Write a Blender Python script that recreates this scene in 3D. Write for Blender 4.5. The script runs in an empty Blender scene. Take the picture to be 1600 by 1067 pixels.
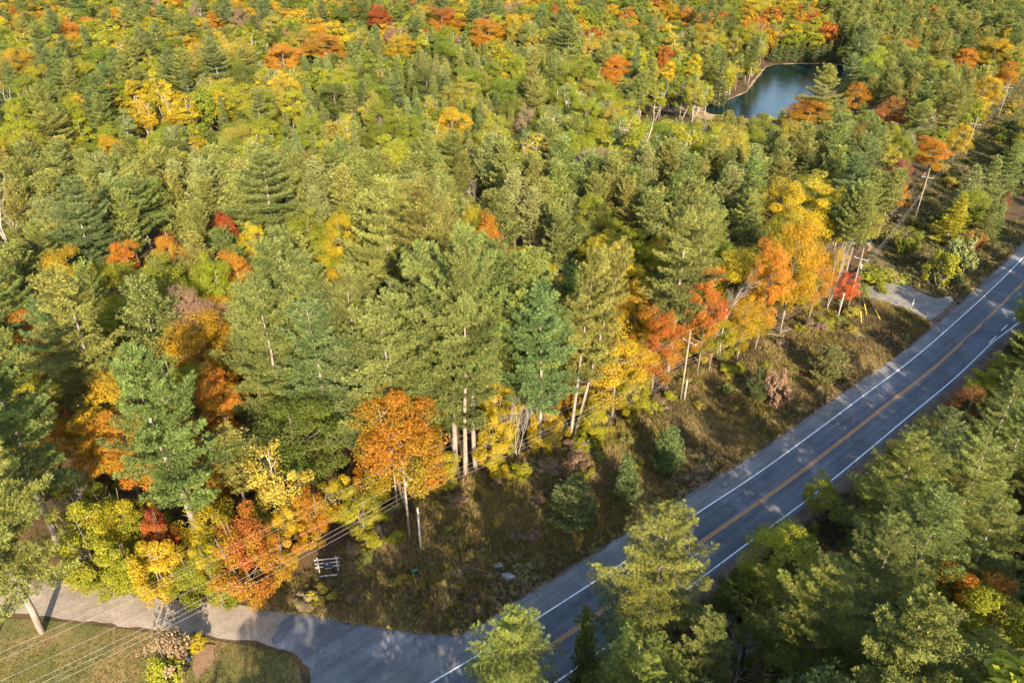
import bpy, math, random
import numpy as np
from mathutils import Vector, Matrix
from mathutils.geometry import delaunay_2d_cdt

# ------------------------------------------------------------------ camera, sky, sun, exposure
S = bpy.context.scene
CAM_H, PITCH, FPX, CX, CY = 67.0, math.radians(31.5), 1137.0, 800.0, 533.5
cam_d = bpy.data.cameras.new('camera'); cam = bpy.data.objects.new('camera', cam_d)
S.collection.objects.link(cam); S.camera = cam
cam.location = (0, 0, CAM_H); cam.rotation_euler = (math.radians(90) - PITCH, 0, 0)
cam_d.sensor_width = 36; cam_d.lens = FPX / 1600 * 36; cam_d.clip_start = 0.5; cam_d.clip_end = 6000

SUN_EL, SUN_AZ = math.radians(25.5), math.radians(15)       # the sun stands behind the camera, 15 degrees to the right
to_sun = Vector((math.sin(SUN_AZ) * math.cos(SUN_EL), -math.cos(SUN_AZ) * math.cos(SUN_EL), math.sin(SUN_EL)))
W = bpy.data.worlds.new('World'); S.world = W; W.use_nodes = True
wn = W.node_tree.nodes; sky = wn.new('ShaderNodeTexSky'); sky.sky_type = 'NISHITA'; sky.sun_disc = False
sky.sun_elevation = SUN_EL; sky.sun_rotation = math.pi - SUN_AZ
W.node_tree.links.new(sky.outputs[0], wn['Background'].inputs[0]); wn['Background'].inputs[1].default_value = 0.15
sd = bpy.data.lights.new('sun', 'SUN'); so = bpy.data.objects.new('sun', sd); S.collection.objects.link(so)
sd.energy = 5.0; sd.angle = math.radians(0.53); sd.color = (1.0, 0.86, 0.64)
so.rotation_euler = (-to_sun).to_track_quat('-Z', 'Y').to_euler(); so.location = (40, -60, 120)
S.view_settings.view_transform = 'Standard'; S.view_settings.look = 'None'; S.view_settings.gamma = 1
S.view_settings.use_curve_mapping = False; S.view_settings.exposure = 1.74
cy = S.cycles; cy.max_bounces = 4; cy.diffuse_bounces = 2; cy.glossy_bounces = 2; cy.transmission_bounces = 2; cy.use_adaptive_sampling = True; cy.adaptive_threshold = 0.025
cy.transparent_max_bounces = 4; cy.caustics_reflective = False; cy.caustics_refractive = False

COL = S.collection
RNG = np.random.default_rng(11); random.seed(11)

# ------------------------------------------------------------------ camera mathematics (used to find where things stand on the ground)
sp_, cp_ = math.sin(PITCH), math.cos(PITCH)
def G(u, v, z=0.0):
    x = (u - CX) / FPX; y = -(v - CY) / FPX
    t = (z - CAM_H) / (-sp_ + y * cp_)
    return (x * t, (cp_ + y * sp_) * t)
def P(x, y, z):
    zc = y * cp_ - (z - CAM_H) * sp_; yc = y * sp_ + (z - CAM_H) * cp_
    return (CX + FPX * x / zc, CY - FPX * yc / zc, zc)
def height_for(b, vt):
    lo, hi = 0.0, 60.0
    for _ in range(40):
        m = (lo + hi) / 2
        if P(b[0], b[1], m)[1] > vt: lo = m
        else: hi = m
    return lo
def inside(poly, x, y):
    c = False; n = len(poly); j = n - 1
    for i in range(n):
        xi, yi = poly[i]; xj, yj = poly[j]
        if (yi > y) != (yj > y) and x < (xj - xi) * (y - yi) / (yj - yi) + xi: c = not c
        j = i
    return c

def inside_np(poly, X, Y):
    c = np.zeros(len(X), bool); p = np.asarray(poly, float); q = np.roll(p, 1, 0)
    for (xi, yi), (xj, yj) in zip(p, q):
        if yi == yj: continue
        c ^= ((yi > Y) != (yj > Y)) & (X < (xj - xi) * (Y - yi) / (yj - yi) + xi)
    return c

# ------------------------------------------------------------------ materials
def mat(name):
    m = bpy.data.materials.new(name); m.use_nodes = True
    n = m.node_tree.nodes; l = m.node_tree.links
    return m, n, l, n['Principled BSDF'], n['Material Output']
def mathn(n, l, op, a, b=None, clamp=False):
    q = n.new('ShaderNodeMath'); q.operation = op; q.use_clamp = clamp
    for i, v in enumerate((a, b)):
        if v is None: continue
        if isinstance(v, (int, float)): q.inputs[i].default_value = v
        else: l.new(v, q.inputs[i])
    return q.outputs[0]
def mixc(n, l, f, a, b, blend='MIX'):
    q = n.new('ShaderNodeMix'); q.data_type = 'RGBA'; q.blend_type = blend; q.clamp_factor = True
    for s, v in ((q.inputs[0], f), (q.inputs[6], a), (q.inputs[7], b)):
        if isinstance(v, (int, float)): s.default_value = v
        elif isinstance(v, tuple): s.default_value = (*v[:3], 1)
        else: l.new(v, s)
    return q.outputs[2]
def noise(n, l, scale, detail=4, rough=0.6, vec=None, w=None):
    q = n.new('ShaderNodeTexNoise'); q.inputs['Scale'].default_value = scale
    q.inputs['Detail'].default_value = detail; q.inputs['Roughness'].default_value = rough
    if vec is not None: l.new(vec, q.inputs['Vector'])
    return q.outputs[0]
def ramp(n, l, f, stops):
    q = n.new('ShaderNodeValToRGB'); e = q.color_ramp.elements
    while len(e) < len(stops): e.new(0.5)
    for k, (p, c) in enumerate(stops): e[k].position = p; e[k].color = (*c, 1) if len(c) == 3 else c
    l.new(f, q.inputs[0]); return q.outputs[0]
def pos(n): return n.new('ShaderNodeNewGeometry').outputs['Position']
def bump(n, l, b, h, strength, dist=0.05):
    q = n.new('ShaderNodeBump'); q.inputs['Strength'].default_value = strength; q.inputs['Distance'].default_value = dist
    l.new(h, q.inputs['Height']); l.new(q.outputs[0], b.inputs['Normal'])

def ground_mat(name, stops, scale, fine=6.0, rough=0.95, bmp=0.6, second=None, bdist=0.1):
    m, n, l, b, o = mat(name); p = pos(n)
    a = noise(n, l, scale, 5, 0.62, p); c = ramp(n, l, a, stops)
    f = noise(n, l, fine, 4, 0.7, p)
    c = mixc(n, l, 0.75, c, ramp(n, l, f, [(0.3, (0.45, 0.45, 0.45)), (0.7, (1.5, 1.5, 1.5))]), 'MULTIPLY')
    if second:
        g = noise(n, l, second[0], 4, 0.6, p)
        c = mixc(n, l, ramp(n, l, g, [(second[1], (0, 0, 0)), (second[1] + 0.12, (1, 1, 1))]), c, second[2])
    l.new(c, b.inputs['Base Color']); b.inputs['Roughness'].default_value = rough
    b.inputs['Specular IOR Level'].default_value = 0.15
    bump(n, l, b, f, bmp, bdist); return m

M = {}
M['litter'] = ground_mat('forest_floor', [(0.3, (0.04, 0.03, 0.018)), (0.5, (0.075, 0.05, 0.025)), (0.62, (0.11, 0.062, 0.025)), (0.75, (0.055, 0.06, 0.022))], 0.35, 5.0)
M['verge'] = ground_mat('dry_verge', [(0.28, (0.085, 0.06, 0.03)), (0.45, (0.14, 0.10, 0.045)), (0.58, (0.155, 0.125, 0.045)), (0.72, (0.26, 0.185, 0.09))], 0.22, 4.0, second=(0.12, 0.62, (0.17, 0.11, 0.075)))
M['lawn'] = ground_mat('lawn_turf', [(0.3, (0.07, 0.08, 0.022)), (0.48, (0.12, 0.105, 0.032)), (0.62, (0.2, 0.14, 0.055))], 0.16, 7.0, second=(0.2, 0.55, (0.21, 0.12, 0.055)))
M['gravel'] = ground_mat('gravel_lane', [(0.3, (0.17, 0.135, 0.10)), (0.5, (0.235, 0.19, 0.145)), (0.7, (0.30, 0.245, 0.19))], 0.5, 9.0, bmp=0.4, bdist=0.03)
M['gravel_grey'] = ground_mat('driveway_gravel', [(0.3, (0.13, 0.12, 0.108)), (0.5, (0.19, 0.175, 0.155)), (0.7, (0.25, 0.225, 0.195))], 0.5, 9.0, bmp=0.4, bdist=0.03)
M['sand'] = ground_mat('sandy_bank', [(0.3, (0.14, 0.1, 0.06)), (0.5, (0.27, 0.19, 0.11)), (0.7, (0.38, 0.28, 0.18))], 0.3, 3.0)
M['chips'] = ground_mat('wood_chip_bed', [(0.3, (0.12, 0.07, 0.04)), (0.6, (0.22, 0.135, 0.08))], 0.8, 9.0)
M['shoulder_dirt'] = ground_mat('dirt_shoulder', [(0.3, (0.08, 0.055, 0.04)), (0.5, (0.13, 0.085, 0.06)), (0.7, (0.19, 0.13, 0.09))], 0.5, 6.0)

def asphalt(name, base, patch):
    m, n, l, b, o = mat(name); p = pos(n)
    a = noise(n, l, 0.18, 5, 0.65, p)
    c = ramp(n, l, a, [(0.3, tuple(v * 0.7 for v in base)), (0.52, base), (0.7, tuple(v * 1.4 for v in base))])
    # wheel tracks and weathered streaks along the road direction
    mr = n.new('ShaderNodeMapping'); mr.inputs['Rotation'].default_value = (0, 0, -math.radians(39.5)); l.new(p, mr.inputs[0])
    mp = n.new('ShaderNodeMapping'); mp.inputs['Scale'].default_value = (0.03, 1.0, 1); l.new(mr.outputs[0], mp.inputs[0]); s = noise(n, l, 1.0, 4, 0.6, mp.outputs[0])
    c = mixc(n, l, 0.8, c, ramp(n, l, s, [(0.28, (0.62, 0.62, 0.64)), (0.5, (1, 1, 1)), (0.72, (1.4, 1.38, 1.32))]), 'MULTIPLY')
    f = noise(n, l, 14, 3, 0.7, p)
    c = mixc(n, l, 0.6, c, ramp(n, l, f, [(0.3, (0.6, 0.6, 0.6)), (0.7, (1.4, 1.4, 1.4))]), 'MULTIPLY')
    v = n.new('ShaderNodeTexVoronoi'); v.feature = 'DISTANCE_TO_EDGE'; v.inputs['Scale'].default_value = 0.16; v.inputs['Randomness'].default_value = 1
    wv = n.new('ShaderNodeVectorMath'); wv.operation = 'ADD'; l.new(p, wv.inputs[0])
    nn = n.new('ShaderNodeTexNoise'); nn.inputs['Scale'].default_value = 0.5; nn.inputs['Detail'].default_value = 5; l.new(p, nn.inputs['Vector'])
    sc = n.new('ShaderNodeVectorMath'); sc.operation = 'SCALE'; sc.inputs['Scale'].default_value = 3.0; l.new(nn.outputs['Color'], sc.inputs[0]); l.new(sc.outputs[0], wv.inputs[1])
    l.new(wv.outputs[0], v.inputs['Vector'])
    k = ramp(n, l, v.outputs['Distance'], [(0.0, (1, 1, 1)), (0.014, (0, 0, 0))])
    c = mixc(n, l, mathn(n, l, 'MULTIPLY', k, 0.65), c, patch)
    l.new(c, b.inputs['Base Color']); b.inputs['Roughness'].default_value = 0.85; b.inputs['Specular IOR Level'].default_value = 0.3
    bump(n, l, b, f, 0.3, 0.02); return m
M['asphalt'] = asphalt('lane_asphalt', (0.098, 0.102, 0.112), (0.04, 0.04, 0.045))
M['asphalt2'] = asphalt('shoulder_asphalt', (0.145, 0.14, 0.136), (0.07, 0.07, 0.07))
M['asphalt3'] = asphalt('apron_asphalt', (0.12, 0.122, 0.13), (0.06, 0.06, 0.06))

def paint(name, col):
    m, n, l, b, o = mat(name); p = pos(n); f = noise(n, l, 5, 5, 0.75, p)
    c = mixc(n, l, ramp(n, l, f, [(0.5, (0, 0, 0)), (0.66, (0.8, 0.8, 0.8))]), col, (0.12, 0.12, 0.12))
    l.new(c, b.inputs['Base Color']); b.inputs['Roughness'].default_value = 0.7; return m
M['white_paint'] = paint('white_road_paint', (0.78, 0.77, 0.74)); M['yellow_paint'] = paint('yellow_road_paint', (0.62, 0.27, 0.03))

def leaf_mat(name, trans=0.3, rough=0.6, vary=0.5, spec=0.1):
    m, n, l, b, o = mat(name)
    def at(nm):
        a = n.new('ShaderNodeAttribute'); a.attribute_type = 'INSTANCER'; a.attribute_name = nm; return a.outputs['Color']
    def ga(nm):
        a = n.new('ShaderNodeAttribute'); a.attribute_type = 'GEOMETRY'; a.attribute_name = nm; return a.outputs['Fac']
    cl, lf = ga('clump'), ga('leaf')
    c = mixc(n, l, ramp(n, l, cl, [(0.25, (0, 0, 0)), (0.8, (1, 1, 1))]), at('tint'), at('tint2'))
    br = mathn(n, l, 'ADD', mathn(n, l, 'MULTIPLY', lf, vary), 1 - vary / 2)
    hs = n.new('ShaderNodeHueSaturation'); l.new(c, hs.inputs['Color']); l.new(br, hs.inputs['Value'])
    l.new(mathn(n, l, 'ADD', mathn(n, l, 'MULTIPLY', cl, 0.03), 0.485), hs.inputs['Hue'])
    c = hs.outputs[0]
    l.new(c, b.inputs['Base Color']); b.inputs['Roughness'].default_value = rough; b.inputs['Specular IOR Level'].default_value = spec
    t = n.new('ShaderNodeBsdfTranslucent'); l.new(c, t.inputs['Color'])
    mx = n.new('ShaderNodeMixShader'); mx.inputs[0].default_value = trans
    l.new(b.outputs[0], mx.inputs[1]); l.new(t.outputs[0], mx.inputs[2]); l.new(mx.outputs[0], o.inputs['Surface'])
    return m
M['needle'] = leaf_mat('needle_foliage', 0.18, 0.55, 0.7)
M['leaf'] = leaf_mat('leaf_foliage', 0.36, 0.5, 0.45)
M['grass'] = leaf_mat('grass_blades', 0.3, 0.8, 0.7)

def bark(name, lo, hi, scale=3.0, dark=None):
    m, n, l, b, o = mat(name)
    tc = n.new('ShaderNodeTexCoord'); mp = n.new('ShaderNodeMapping'); mp.inputs['Scale'].default_value = (1, 1, 0.25) if dark is None else (1, 1, 2.2)
    l.new(tc.outputs['Object'], mp.inputs[0]); a = noise(n, l, scale, 5, 0.7, mp.outputs[0])
    st = [(0.3, lo), (0.68, hi)]
    if dark: st = [(0.33, dark), (0.42, lo), (0.7, hi)]
    l.new(ramp(n, l, a, st), b.inputs['Base Color']); b.inputs['Roughness'].default_value = 0.9; b.inputs['Specular IOR Level'].default_value = 0.2
    bump(n, l, b, a, 0.6, 0.05); return m
M['bark'] = bark('pine_bark', (0.13, 0.10, 0.082), (0.31, 0.255, 0.215))
M['bark_brown'] = bark('brown_bark', (0.09, 0.07, 0.05), (0.24, 0.19, 0.15))
M['bark_birch'] = bark('birch_bark', (0.26, 0.22, 0.18), (0.5, 0.44, 0.37), 2.0, (0.1, 0.08, 0.07))
M['dead'] = bark('weathered_wood', (0.2, 0.165, 0.145), (0.42, 0.37, 0.33))
M['pole'] = bark('pole_timber', (0.15, 0.12, 0.08), (0.30, 0.25, 0.17), 2.5)

def plain(name, col, rough=0.6, metal=0.0, var=0.25):
    m, n, l, b, o = mat(name); a = noise(n, l, 4, 4, 0.6, pos(n))
    c = mixc(n, l, 1.0, col, ramp(n, l, a, [(0.3, (1 - var,) * 3), (0.7, (1 + var * 0.4,) * 3)]), 'MULTIPLY')
    l.new(c, b.inputs['Base Color']); b.inputs['Roughness'].default_value = rough; b.inputs['Metallic'].default_value = metal; return m
M['whitewood'] = plain('white_painted_wood', (0.34, 0.315, 0.285)); M['grey_arm'] = plain('silvered_crossarm', (0.33, 0.31, 0.29))
M['porcelain'] = plain('insulator_porcelain', (0.35, 0.33, 0.32), 0.3); M['wire'] = plain('aluminium_wire', (0.30, 0.285, 0.27), 0.55, 0.3)
M['yellow_plastic'] = plain('yellow_plastic', (0.75, 0.58, 0.04), 0.5); M['dark_metal'] = plain('dark_metal', (0.03, 0.03, 0.035), 0.5, 0.3)
M['navy'] = plain('dark_navy_panel', (0.04, 0.05, 0.09), 0.5); M['teal'] = plain('teal_plastic', (0.02, 0.17, 0.13), 0.5)
M['stone'] = bark('grey_stone', (0.13, 0.12, 0.11), (0.3, 0.28, 0.26), 4.0); M['mailbox'] = plain('black_mailbox', (0.035, 0.035, 0.04), 0.4)
m, n, l, b, o = mat('pond_water'); b.inputs['Base Color'].default_value = (0.004, 0.016, 0.015, 1); b.inputs['Roughness'].default_value = 0.04
b.inputs['IOR'].default_value = 1.33; b.inputs['Specular IOR Level'].default_value = 0.09; w1 = noise(n, l, 0.9, 4, 0.55, pos(n)); bump(n, l, b, w1, 0.6, 0.12); M['water'] = m

# ------------------------------------------------------------------ mesh helpers
class MB:
    """collects triangles (numpy) with a material slot and two per-face numbers"""
    def __init__(s): s.v = []; s.f = []; s.m = []; s.c = []; s.l = []; s.n = 0; s.sm = []
    def add(s, v, f, m=0, c=None, l=None, smooth=False):
        v = np.asarray(v, np.float32).reshape(-1, 3); f = np.asarray(f, np.int32).reshape(-1, 3)
        s.v.append(v); s.f.append(f + s.n); s.n += len(v); k = len(f)
        s.m.append(np.full(k, m, np.int32)); s.sm.append(np.full(k, smooth, bool))
        s.c.append(np.zeros(k, np.float32) if c is None else np.asarray(c, np.float32)); s.l.append(np.zeros(k, np.float32) if l is None else np.asarray(l, np.float32))
    def tube(s, pts, rad, sides=6, m=0, cap=True):
        pts = np.asarray(pts, float); rad = np.asarray(rad, float); n = len(pts)
        d = np.gradient(pts, axis=0); d /= np.linalg.norm(d, axis=1)[:, None] + 1e-9
        ref = np.array([1.0, 0, 0]) if abs(d[0][0]) < 0.8 else np.array([0, 1.0, 0])
        a = np.cross(d, ref); a /= np.linalg.norm(a, axis=1)[:, None] + 1e-9; b2 = np.cross(d, a)
        t = np.arange(sides) * 2 * np.pi / sides
        v = pts[:, None] + rad[:, None, None] * (a[:, None] * np.cos(t)[None, :, None] + b2[:, None] * np.sin(t)[None, :, None])
        i = np.arange(n - 1)[:, None] * sides; j = np.arange(sides)[None]; j2 = (j + 1) % sides
        q = np.stack([i + j, i + j2, i + sides + j2, i + sides + j], -1).reshape(-1, 4)
        f = np.concatenate([q[:, [0, 2, 1]], q[:, [0, 3, 2]]])
        if cap and sides > 2:
            e = [[0, k + 1, k] for k in range(1, sides - 1)]; e = [[x[0], x[2], x[1]] for x in e]
            o2 = (n - 1) * sides; e2 = [[o2, o2 + k + 1, o2 + k] for k in range(1, sides - 1)]
            f = np.concatenate([f, np.array(e), np.array(e2)])
        s.add(v.reshape(-1, 3), f, m, smooth=True)
    def box(s, c, size, rot=None, m=0):
        h = np.array(size) / 2; v = np.array([[x, y, z] for x in (-1, 1) for y in (-1, 1) for z in (-1, 1)]) * h
        if rot is not None: v = v @ np.array(rot).T
        v = v + np.array(c); q = [[0, 1, 3, 2], [4, 6, 7, 5], [0, 4, 5, 1], [2, 3, 7, 6], [0, 2, 6, 4], [1, 5, 7, 3]]
        f = [[a[0], a[1], a[2]] for a in q] + [[a[0], a[2], a[3]] for a in q]; s.add(v, f, m)
    def mesh(s, name, mats):
        me = bpy.data.meshes.new(name); v = np.concatenate(s.v); f = np.concatenate(s.f)
        me.vertices.add(len(v)); me.vertices.foreach_set('co', v.ravel())
        me.loops.add(f.size); me.loops.foreach_set('vertex_index', f.ravel())
        me.polygons.add(len(f)); me.polygons.foreach_set('loop_start', np.arange(0, f.size, 3, dtype=np.int32))
        me.polygons.foreach_set('material_index', np.concatenate(s.m)); me.polygons.foreach_set('use_smooth', np.concatenate(s.sm))
        for nm, src in (('clump', s.c), ('leaf', s.l)):
            a = me.attributes.new(nm, 'FLOAT', 'FACE'); a.data.foreach_set('value', np.concatenate(src))
        for k in mats: me.materials.append(k)
        me.update(); return me

def rotz(a): c, s = math.cos(a), math.sin(a); return np.array([[c, -s, 0], [s, c, 0], [0, 0, 1]])
def obj(name, me, parent=None, loc=(0, 0, 0)):
    o = bpy.data.objects.new(name, me); COL.objects.link(o); o.location = loc
    if parent is not None: o.parent = parent
    return o
def thing(name, label, cat, loc, rz=0.0, group=None):
    o = bpy.data.objects.new(name, None); COL.objects.link(o); o.location = loc; o.rotation_euler = (0, 0, rz)
    o.empty_display_size = 0.3; tag(o, label, cat, group); return o
def tag(o, label, cat, group=None, kind=None):
    o['label'] = label; o['category'] = cat
    if group: o['group'] = group
    if kind: o['kind'] = kind
def struct(o, label, cat='ground'): o['kind'] = 'structure'; o['label'] = label; o['category'] = cat
def unit(a): return a / (np.linalg.norm(a, axis=-1, keepdims=True) + 1e-9)

# smooth value noise used for bumps of the ground and patchy colours
_nt = RNG.random((64, 64))
def vnoise(x, y):
    x = np.asarray(x, float); y = np.asarray(y, float); xi = np.floor(x).astype(int); yi = np.floor(y).astype(int)
    fx = x - xi; fy = y - yi; fx = fx * fx * (3 - 2 * fx); fy = fy * fy * (3 - 2 * fy)
    g = lambda a, b: _nt[a % 64, b % 64]
    return (g(xi, yi) * (1 - fx) + g(xi + 1, yi) * fx) * (1 - fy) + (g(xi, yi + 1) * (1 - fx) + g(xi + 1, yi + 1) * fx) * fy

# ------------------------------------------------------------------ the setting
def crom(pts, k=6):
    p = [np.array(q, float) for q in pts]; p = [2 * p[0] - p[1]] + p + [2 * p[-1] - p[-2]]; out = []
    for i in range(1, len(p) - 2):
        for j in range(k):
            t = j / k; a, b2, c, d = p[i - 1:i + 3]
            out.append(0.5 * (2 * b2 + (c - a) * t + (2 * a - 5 * b2 + 4 * c - d) * t * t + (3 * b2 - a - 3 * c + d) * t ** 3))
    out.append(p[-2]); return np.array(out)
def px(*pp): return [G(u, v) for u, v in pp]
def resample(c, n):
    d = np.r_[0, np.cumsum(np.linalg.norm(np.diff(c, axis=0), axis=1))]; t = np.linspace(0, d[-1], n)
    return np.c_[np.interp(t, d, c[:, 0]), np.interp(t, d, c[:, 1])]
def offset(c, d):
    t = unit(np.gradient(c, axis=0)); nrm = np.c_[t[:, 1], -t[:, 0]]; return c + nrm * d      # positive: to the right hand side
def strip(a, b, z): # sheet between two polylines of equal count
    n = len(a); v = np.r_[np.c_[a, np.full(n, z)], np.c_[b, np.full(n, z)]]
    i = np.arange(n - 1); f = np.r_[np.c_[i, i + n, i + 1], np.c_[i + 1, i + n, i + n + 1]]
    return v, f
def sheet(name, v, f, m):
    b2 = MB(); b2.add(v, f); return obj(name, b2.mesh(name, [m]))
SURF = {}
def poly_sheet(name, poly, z, m, step=None, hump=0.0, ragged=0.0):
    """flat or gently bumpy sheet over a polygon"""
    poly = [np.array(q, float) for q in poly]
    ring = []
    for a, b2 in zip(poly, poly[1:] + poly[:1]):
        k = max(1, int(np.linalg.norm(b2 - a) / (step or 1.2)))
        for j in range(k): ring.append(a + (b2 - a) * j / k)
    if ragged:
        c = np.array(ring); t = unit(np.roll(c, -1, 0) - np.roll(c, 1, 0)); nn = np.c_[t[:, 1], -t[:, 0]]
        w = (vnoise(c[:, 0] * 0.9 + 3, c[:, 1] * 0.9) - 0.5) * 2 + (vnoise(c[:, 0] * 2.3, c[:, 1] * 2.3) - 0.5)
        ring = list(c + nn * (w * ragged)[:, None])
    pts = [Vector(q) for q in ring]; nb = len(pts); inner = []
    if step:
        c = np.array(ring); x0, y0 = c.min(0); x1, y1 = c.max(0); pl = [tuple(q) for q in ring]
        gx_, gy_ = np.meshgrid(np.arange(x0, x1, step), np.arange(y0, y1, step)); gx_ = gx_.ravel() + RNG.uniform(-.3, .3, gx_.size) * step; gy_ = gy_.ravel() + RNG.uniform(-.3, .3, gy_.size) * step
        ok = inside_np(pl, gx_, gy_); inner = [Vector(q) for q in zip(gx_[ok], gy_[ok])]
    r = delaunay_2d_cdt(pts + inner, [(i, (i + 1) % nb) for i in range(nb)], [list(range(nb))], 1, 1e-4)
    v = np.array([[q.x, q.y, z] for q in r[0]]); f = np.array([t for t in r[2] if len(t) == 3])
    if hump and step:
        c = np.array(ring)
        def surf(x, y):
            x = np.atleast_1d(x); y = np.atleast_1d(y); d = np.full(len(x), 1e9)
            for q in c: d = np.minimum(d, np.hypot(x - q[0], y - q[1]))
            return z + hump * np.clip(d / 3, 0, 1) * (0.3 + vnoise(x * .25, y * .25) * 1.2 + 0.4 * vnoise(x * .8, y * .8))
        v[:, 2] = surf(v[:, 0], v[:, 1]); SURF[name] = surf
    a = v[f]; nz = np.cross(a[:, 1] - a[:, 0], a[:, 2] - a[:, 0])[:, 2]; f[nz < 0] = f[nz < 0][:, ::-1]
    return sheet(name, v, f, m)

# forest floor: one sheet, gently uneven, out to the horizon
gb = MB(); gx = np.r_[-3000, -1500, np.arange(-800, 801, 25), 1500, 3000]; gy = np.r_[-600, -250, np.arange(-100, 1001, 25), 1800, 4500]
X, Y = np.meshgrid(gx, gy); nx, ny = len(gx), len(gy); vv = np.c_[X.ravel(), Y.ravel(), np.zeros(X.size)]
i = (np.arange(ny - 1)[:, None] * nx + np.arange(nx - 1)[None]).ravel()
gb.add(vv, np.r_[np.c_[i, i + 1, i + nx + 1], np.c_[i, i + nx + 1, i + nx]])
struct(obj('ground', gb.mesh('ground', [M['litter']])), 'brown leaf-strewn forest floor under the trees')

Lline = crom([(-60, 9), (-30, 29.5), (-8, 44.2), (.5, 50.1), (12.9, 59.3), (23.8, 67.7), (35.3, 76.5), (54, 92), (74.4, 109.4), (111.4, 144.6), (150, 186), (205, 250)])
Lline = resample(Lline, 260)
Rline = offset(Lline, 7.05)
dtaper = np.clip((Rline[:, 0] - 84) / 30, 0, 1) * 3.2; Rline = offset(Lline, 7.05) ; Rline = Rline + np.c_[np.gradient(Lline, axis=0)[:, 1], -np.gradient(Lline, axis=0)[:, 0]] / np.linalg.norm(np.gradient(Lline, axis=0), axis=1)[:, None] * dtaper[:, None]
Cline = offset(Lline, 3.5)
shoulder_w = 2.3 + 1.0 * np.clip((70 - Lline[:, 0]) / 60, 0, 1)
Eline = offset(Lline, -1.0) ; tn = unit(np.gradient(Lline, axis=0)); nr = np.c_[tn[:, 1], -tn[:, 0]]
Eline = Lline - nr * shoulder_w[:, None]
Rout = Rline + nr * 0.55; Rdirt = Rline + nr * 2.6
RT = 0.05
v, f = strip(Lline, Rout, RT); road = sheet('road', v, f, M['asphalt']); struct(road, 'two-lane grey asphalt highway running diagonally through the forest', 'road')
v, f = strip(Eline, Lline, RT - 0.004); struct(sheet('road_shoulder', v, f, M['asphalt2']), 'pale paved shoulder along the forest side of the highway', 'road')
v, f = strip(Rout, Rdirt, RT - 0.02); struct(sheet('dirt_shoulder', v, f, M['shoulder_dirt']), 'brown dirt shoulder along the pine side of the highway')
_e = [tuple(q) for q in Eline if q[0] > -2.5]; _o = [tuple(q) for q in (Eline - nr * 0.9) if q[0] > -2.5]; _i = [tuple(q) for q in (Eline + nr * 0.25) if q[0] > -2.5]
GRAVEL_EDGE = (_i, _o)
def line(a, w, m, lab, i0=0, i1=None, name='road_marking'):
    c = a[i0:i1]; v, f = strip(offset(c, -w / 2), offset(c, w / 2), RT + 0.004); o = sheet(name, v, f, m); struct(o, lab, 'road marking')
line(Lline, 0.16, M['white_paint'], 'solid white edge line beside the pale paved shoulder', name='edge_line')
line(Rline, 0.16, M['white_paint'], 'solid white edge line beside the brown dirt shoulder', name='edge_line')
kx = int(np.argmin(np.abs(Cline[:, 0] - 80)))
line(offset(Cline, -0.14), 0.13, M['yellow_paint'], 'solid yellow centre line of the highway', name='centre_line')
line(offset(Cline, 0.14), 0.13, M['yellow_paint'], 'second solid yellow centre line beside the first', 0, kx, name='centre_line')
seg = resample(offset(Cline, 0.14)[kx:], 120); k = 0
for a in range(2, 40, 5):
    line(seg, 0.15, M['yellow_paint'], 'yellow passing dash beside the centre line, number %s from the bend' % ['one','two','three','four','five','six','seven','eight'][(a - 2) // 5], a, a + 4, name='centre_dash')
for (u0, v0, u1, v1), w in zip([(1545, 536, 1557, 525), (1564, 517, 1574, 508), (1584, 499, 1592, 490)], ('nearest to the frame bottom', 'in the middle of three', 'nearest to the frame edge')):
    c = resample(np.array(px((u0, v0), (u1, v1))), 4); line(c, 0.16, M['white_paint'], 'short white turn-lane dash ' + w, name='lane_dash')

# side road: paved apron, then a gravel lane
apron = px((474, 958), (482, 960), (537, 970), (612, 982), (680, 991), (725, 990), (762, 970)) + [(-3.0, 50.2), (-2, 46), (-8, 42), (-20, 34), (-28, 30)] + px((492, 1085), (487, 1067), (477, 1036), (457, 1018), (427, 1009), (424, 996), (436, 978), (452, 966))
struct(poly_sheet('side_road', apron, RT - 0.012, M['asphalt3'], 0.5, ragged=0.38), 'worn paved apron where the gravel lane meets the highway', 'road')
lane = px((-260, 860), (-60, 893), (20, 902), (70, 908), (107, 908), (140, 919), (212, 930), (322, 941), (400, 949), (450, 955), (500, 963), (500, 1000), (470, 1012), (450, 1014), (400, 1005), (325, 992), (230, 981), (175, 974), (85, 964), (0, 958), (-100, 955), (-300, 940))
struct(poly_sheet('gravel_lane', lane, RT - 0.024, M['gravel'], 1.0, ragged=0.3), 'pale gravel lane leaving the highway at the lower left', 'path')
drive = px((1330, 446), (1384, 444), (1408, 438), (1432, 455), (1466, 467), (1485, 463)) + [(82, 116), (76, 111.5)] + px((1456, 504), (1440, 495), (1408, 479), (1352, 463), (1325, 458))
struct(poly_sheet('driveway', drive, RT - 0.016, M['gravel_grey'], 0.7, ragged=0.4), 'pale gravel driveway entering the highway beyond the yellow stakes', 'path')
trail = px((1395, 446), (1372, 415), (1352, 380), (1362, 376), (1390, 410), (1412, 440))
struct(poly_sheet('sandy_trail', trail, RT - 0.032, M['sand'], 1.2, ragged=0.4), 'sandy trail climbing from the driveway beside the utility poles', 'path')
lawn = px((-300, 955), (-100, 962), (0, 965), (85, 970), (175, 980), (230, 987), (325, 998), (400, 1011), (430, 1016), (452, 1024), (466, 1040), (474, 1067), (478, 1090)) + [(-30, 24), (-80, 10), (-110, 30)]
struct(poly_sheet('lawn', lawn, 0.012, M['lawn'], 1.3, hump=0.12), 'mown lawn with brown patches below the gravel lane', 'lawn')
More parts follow.
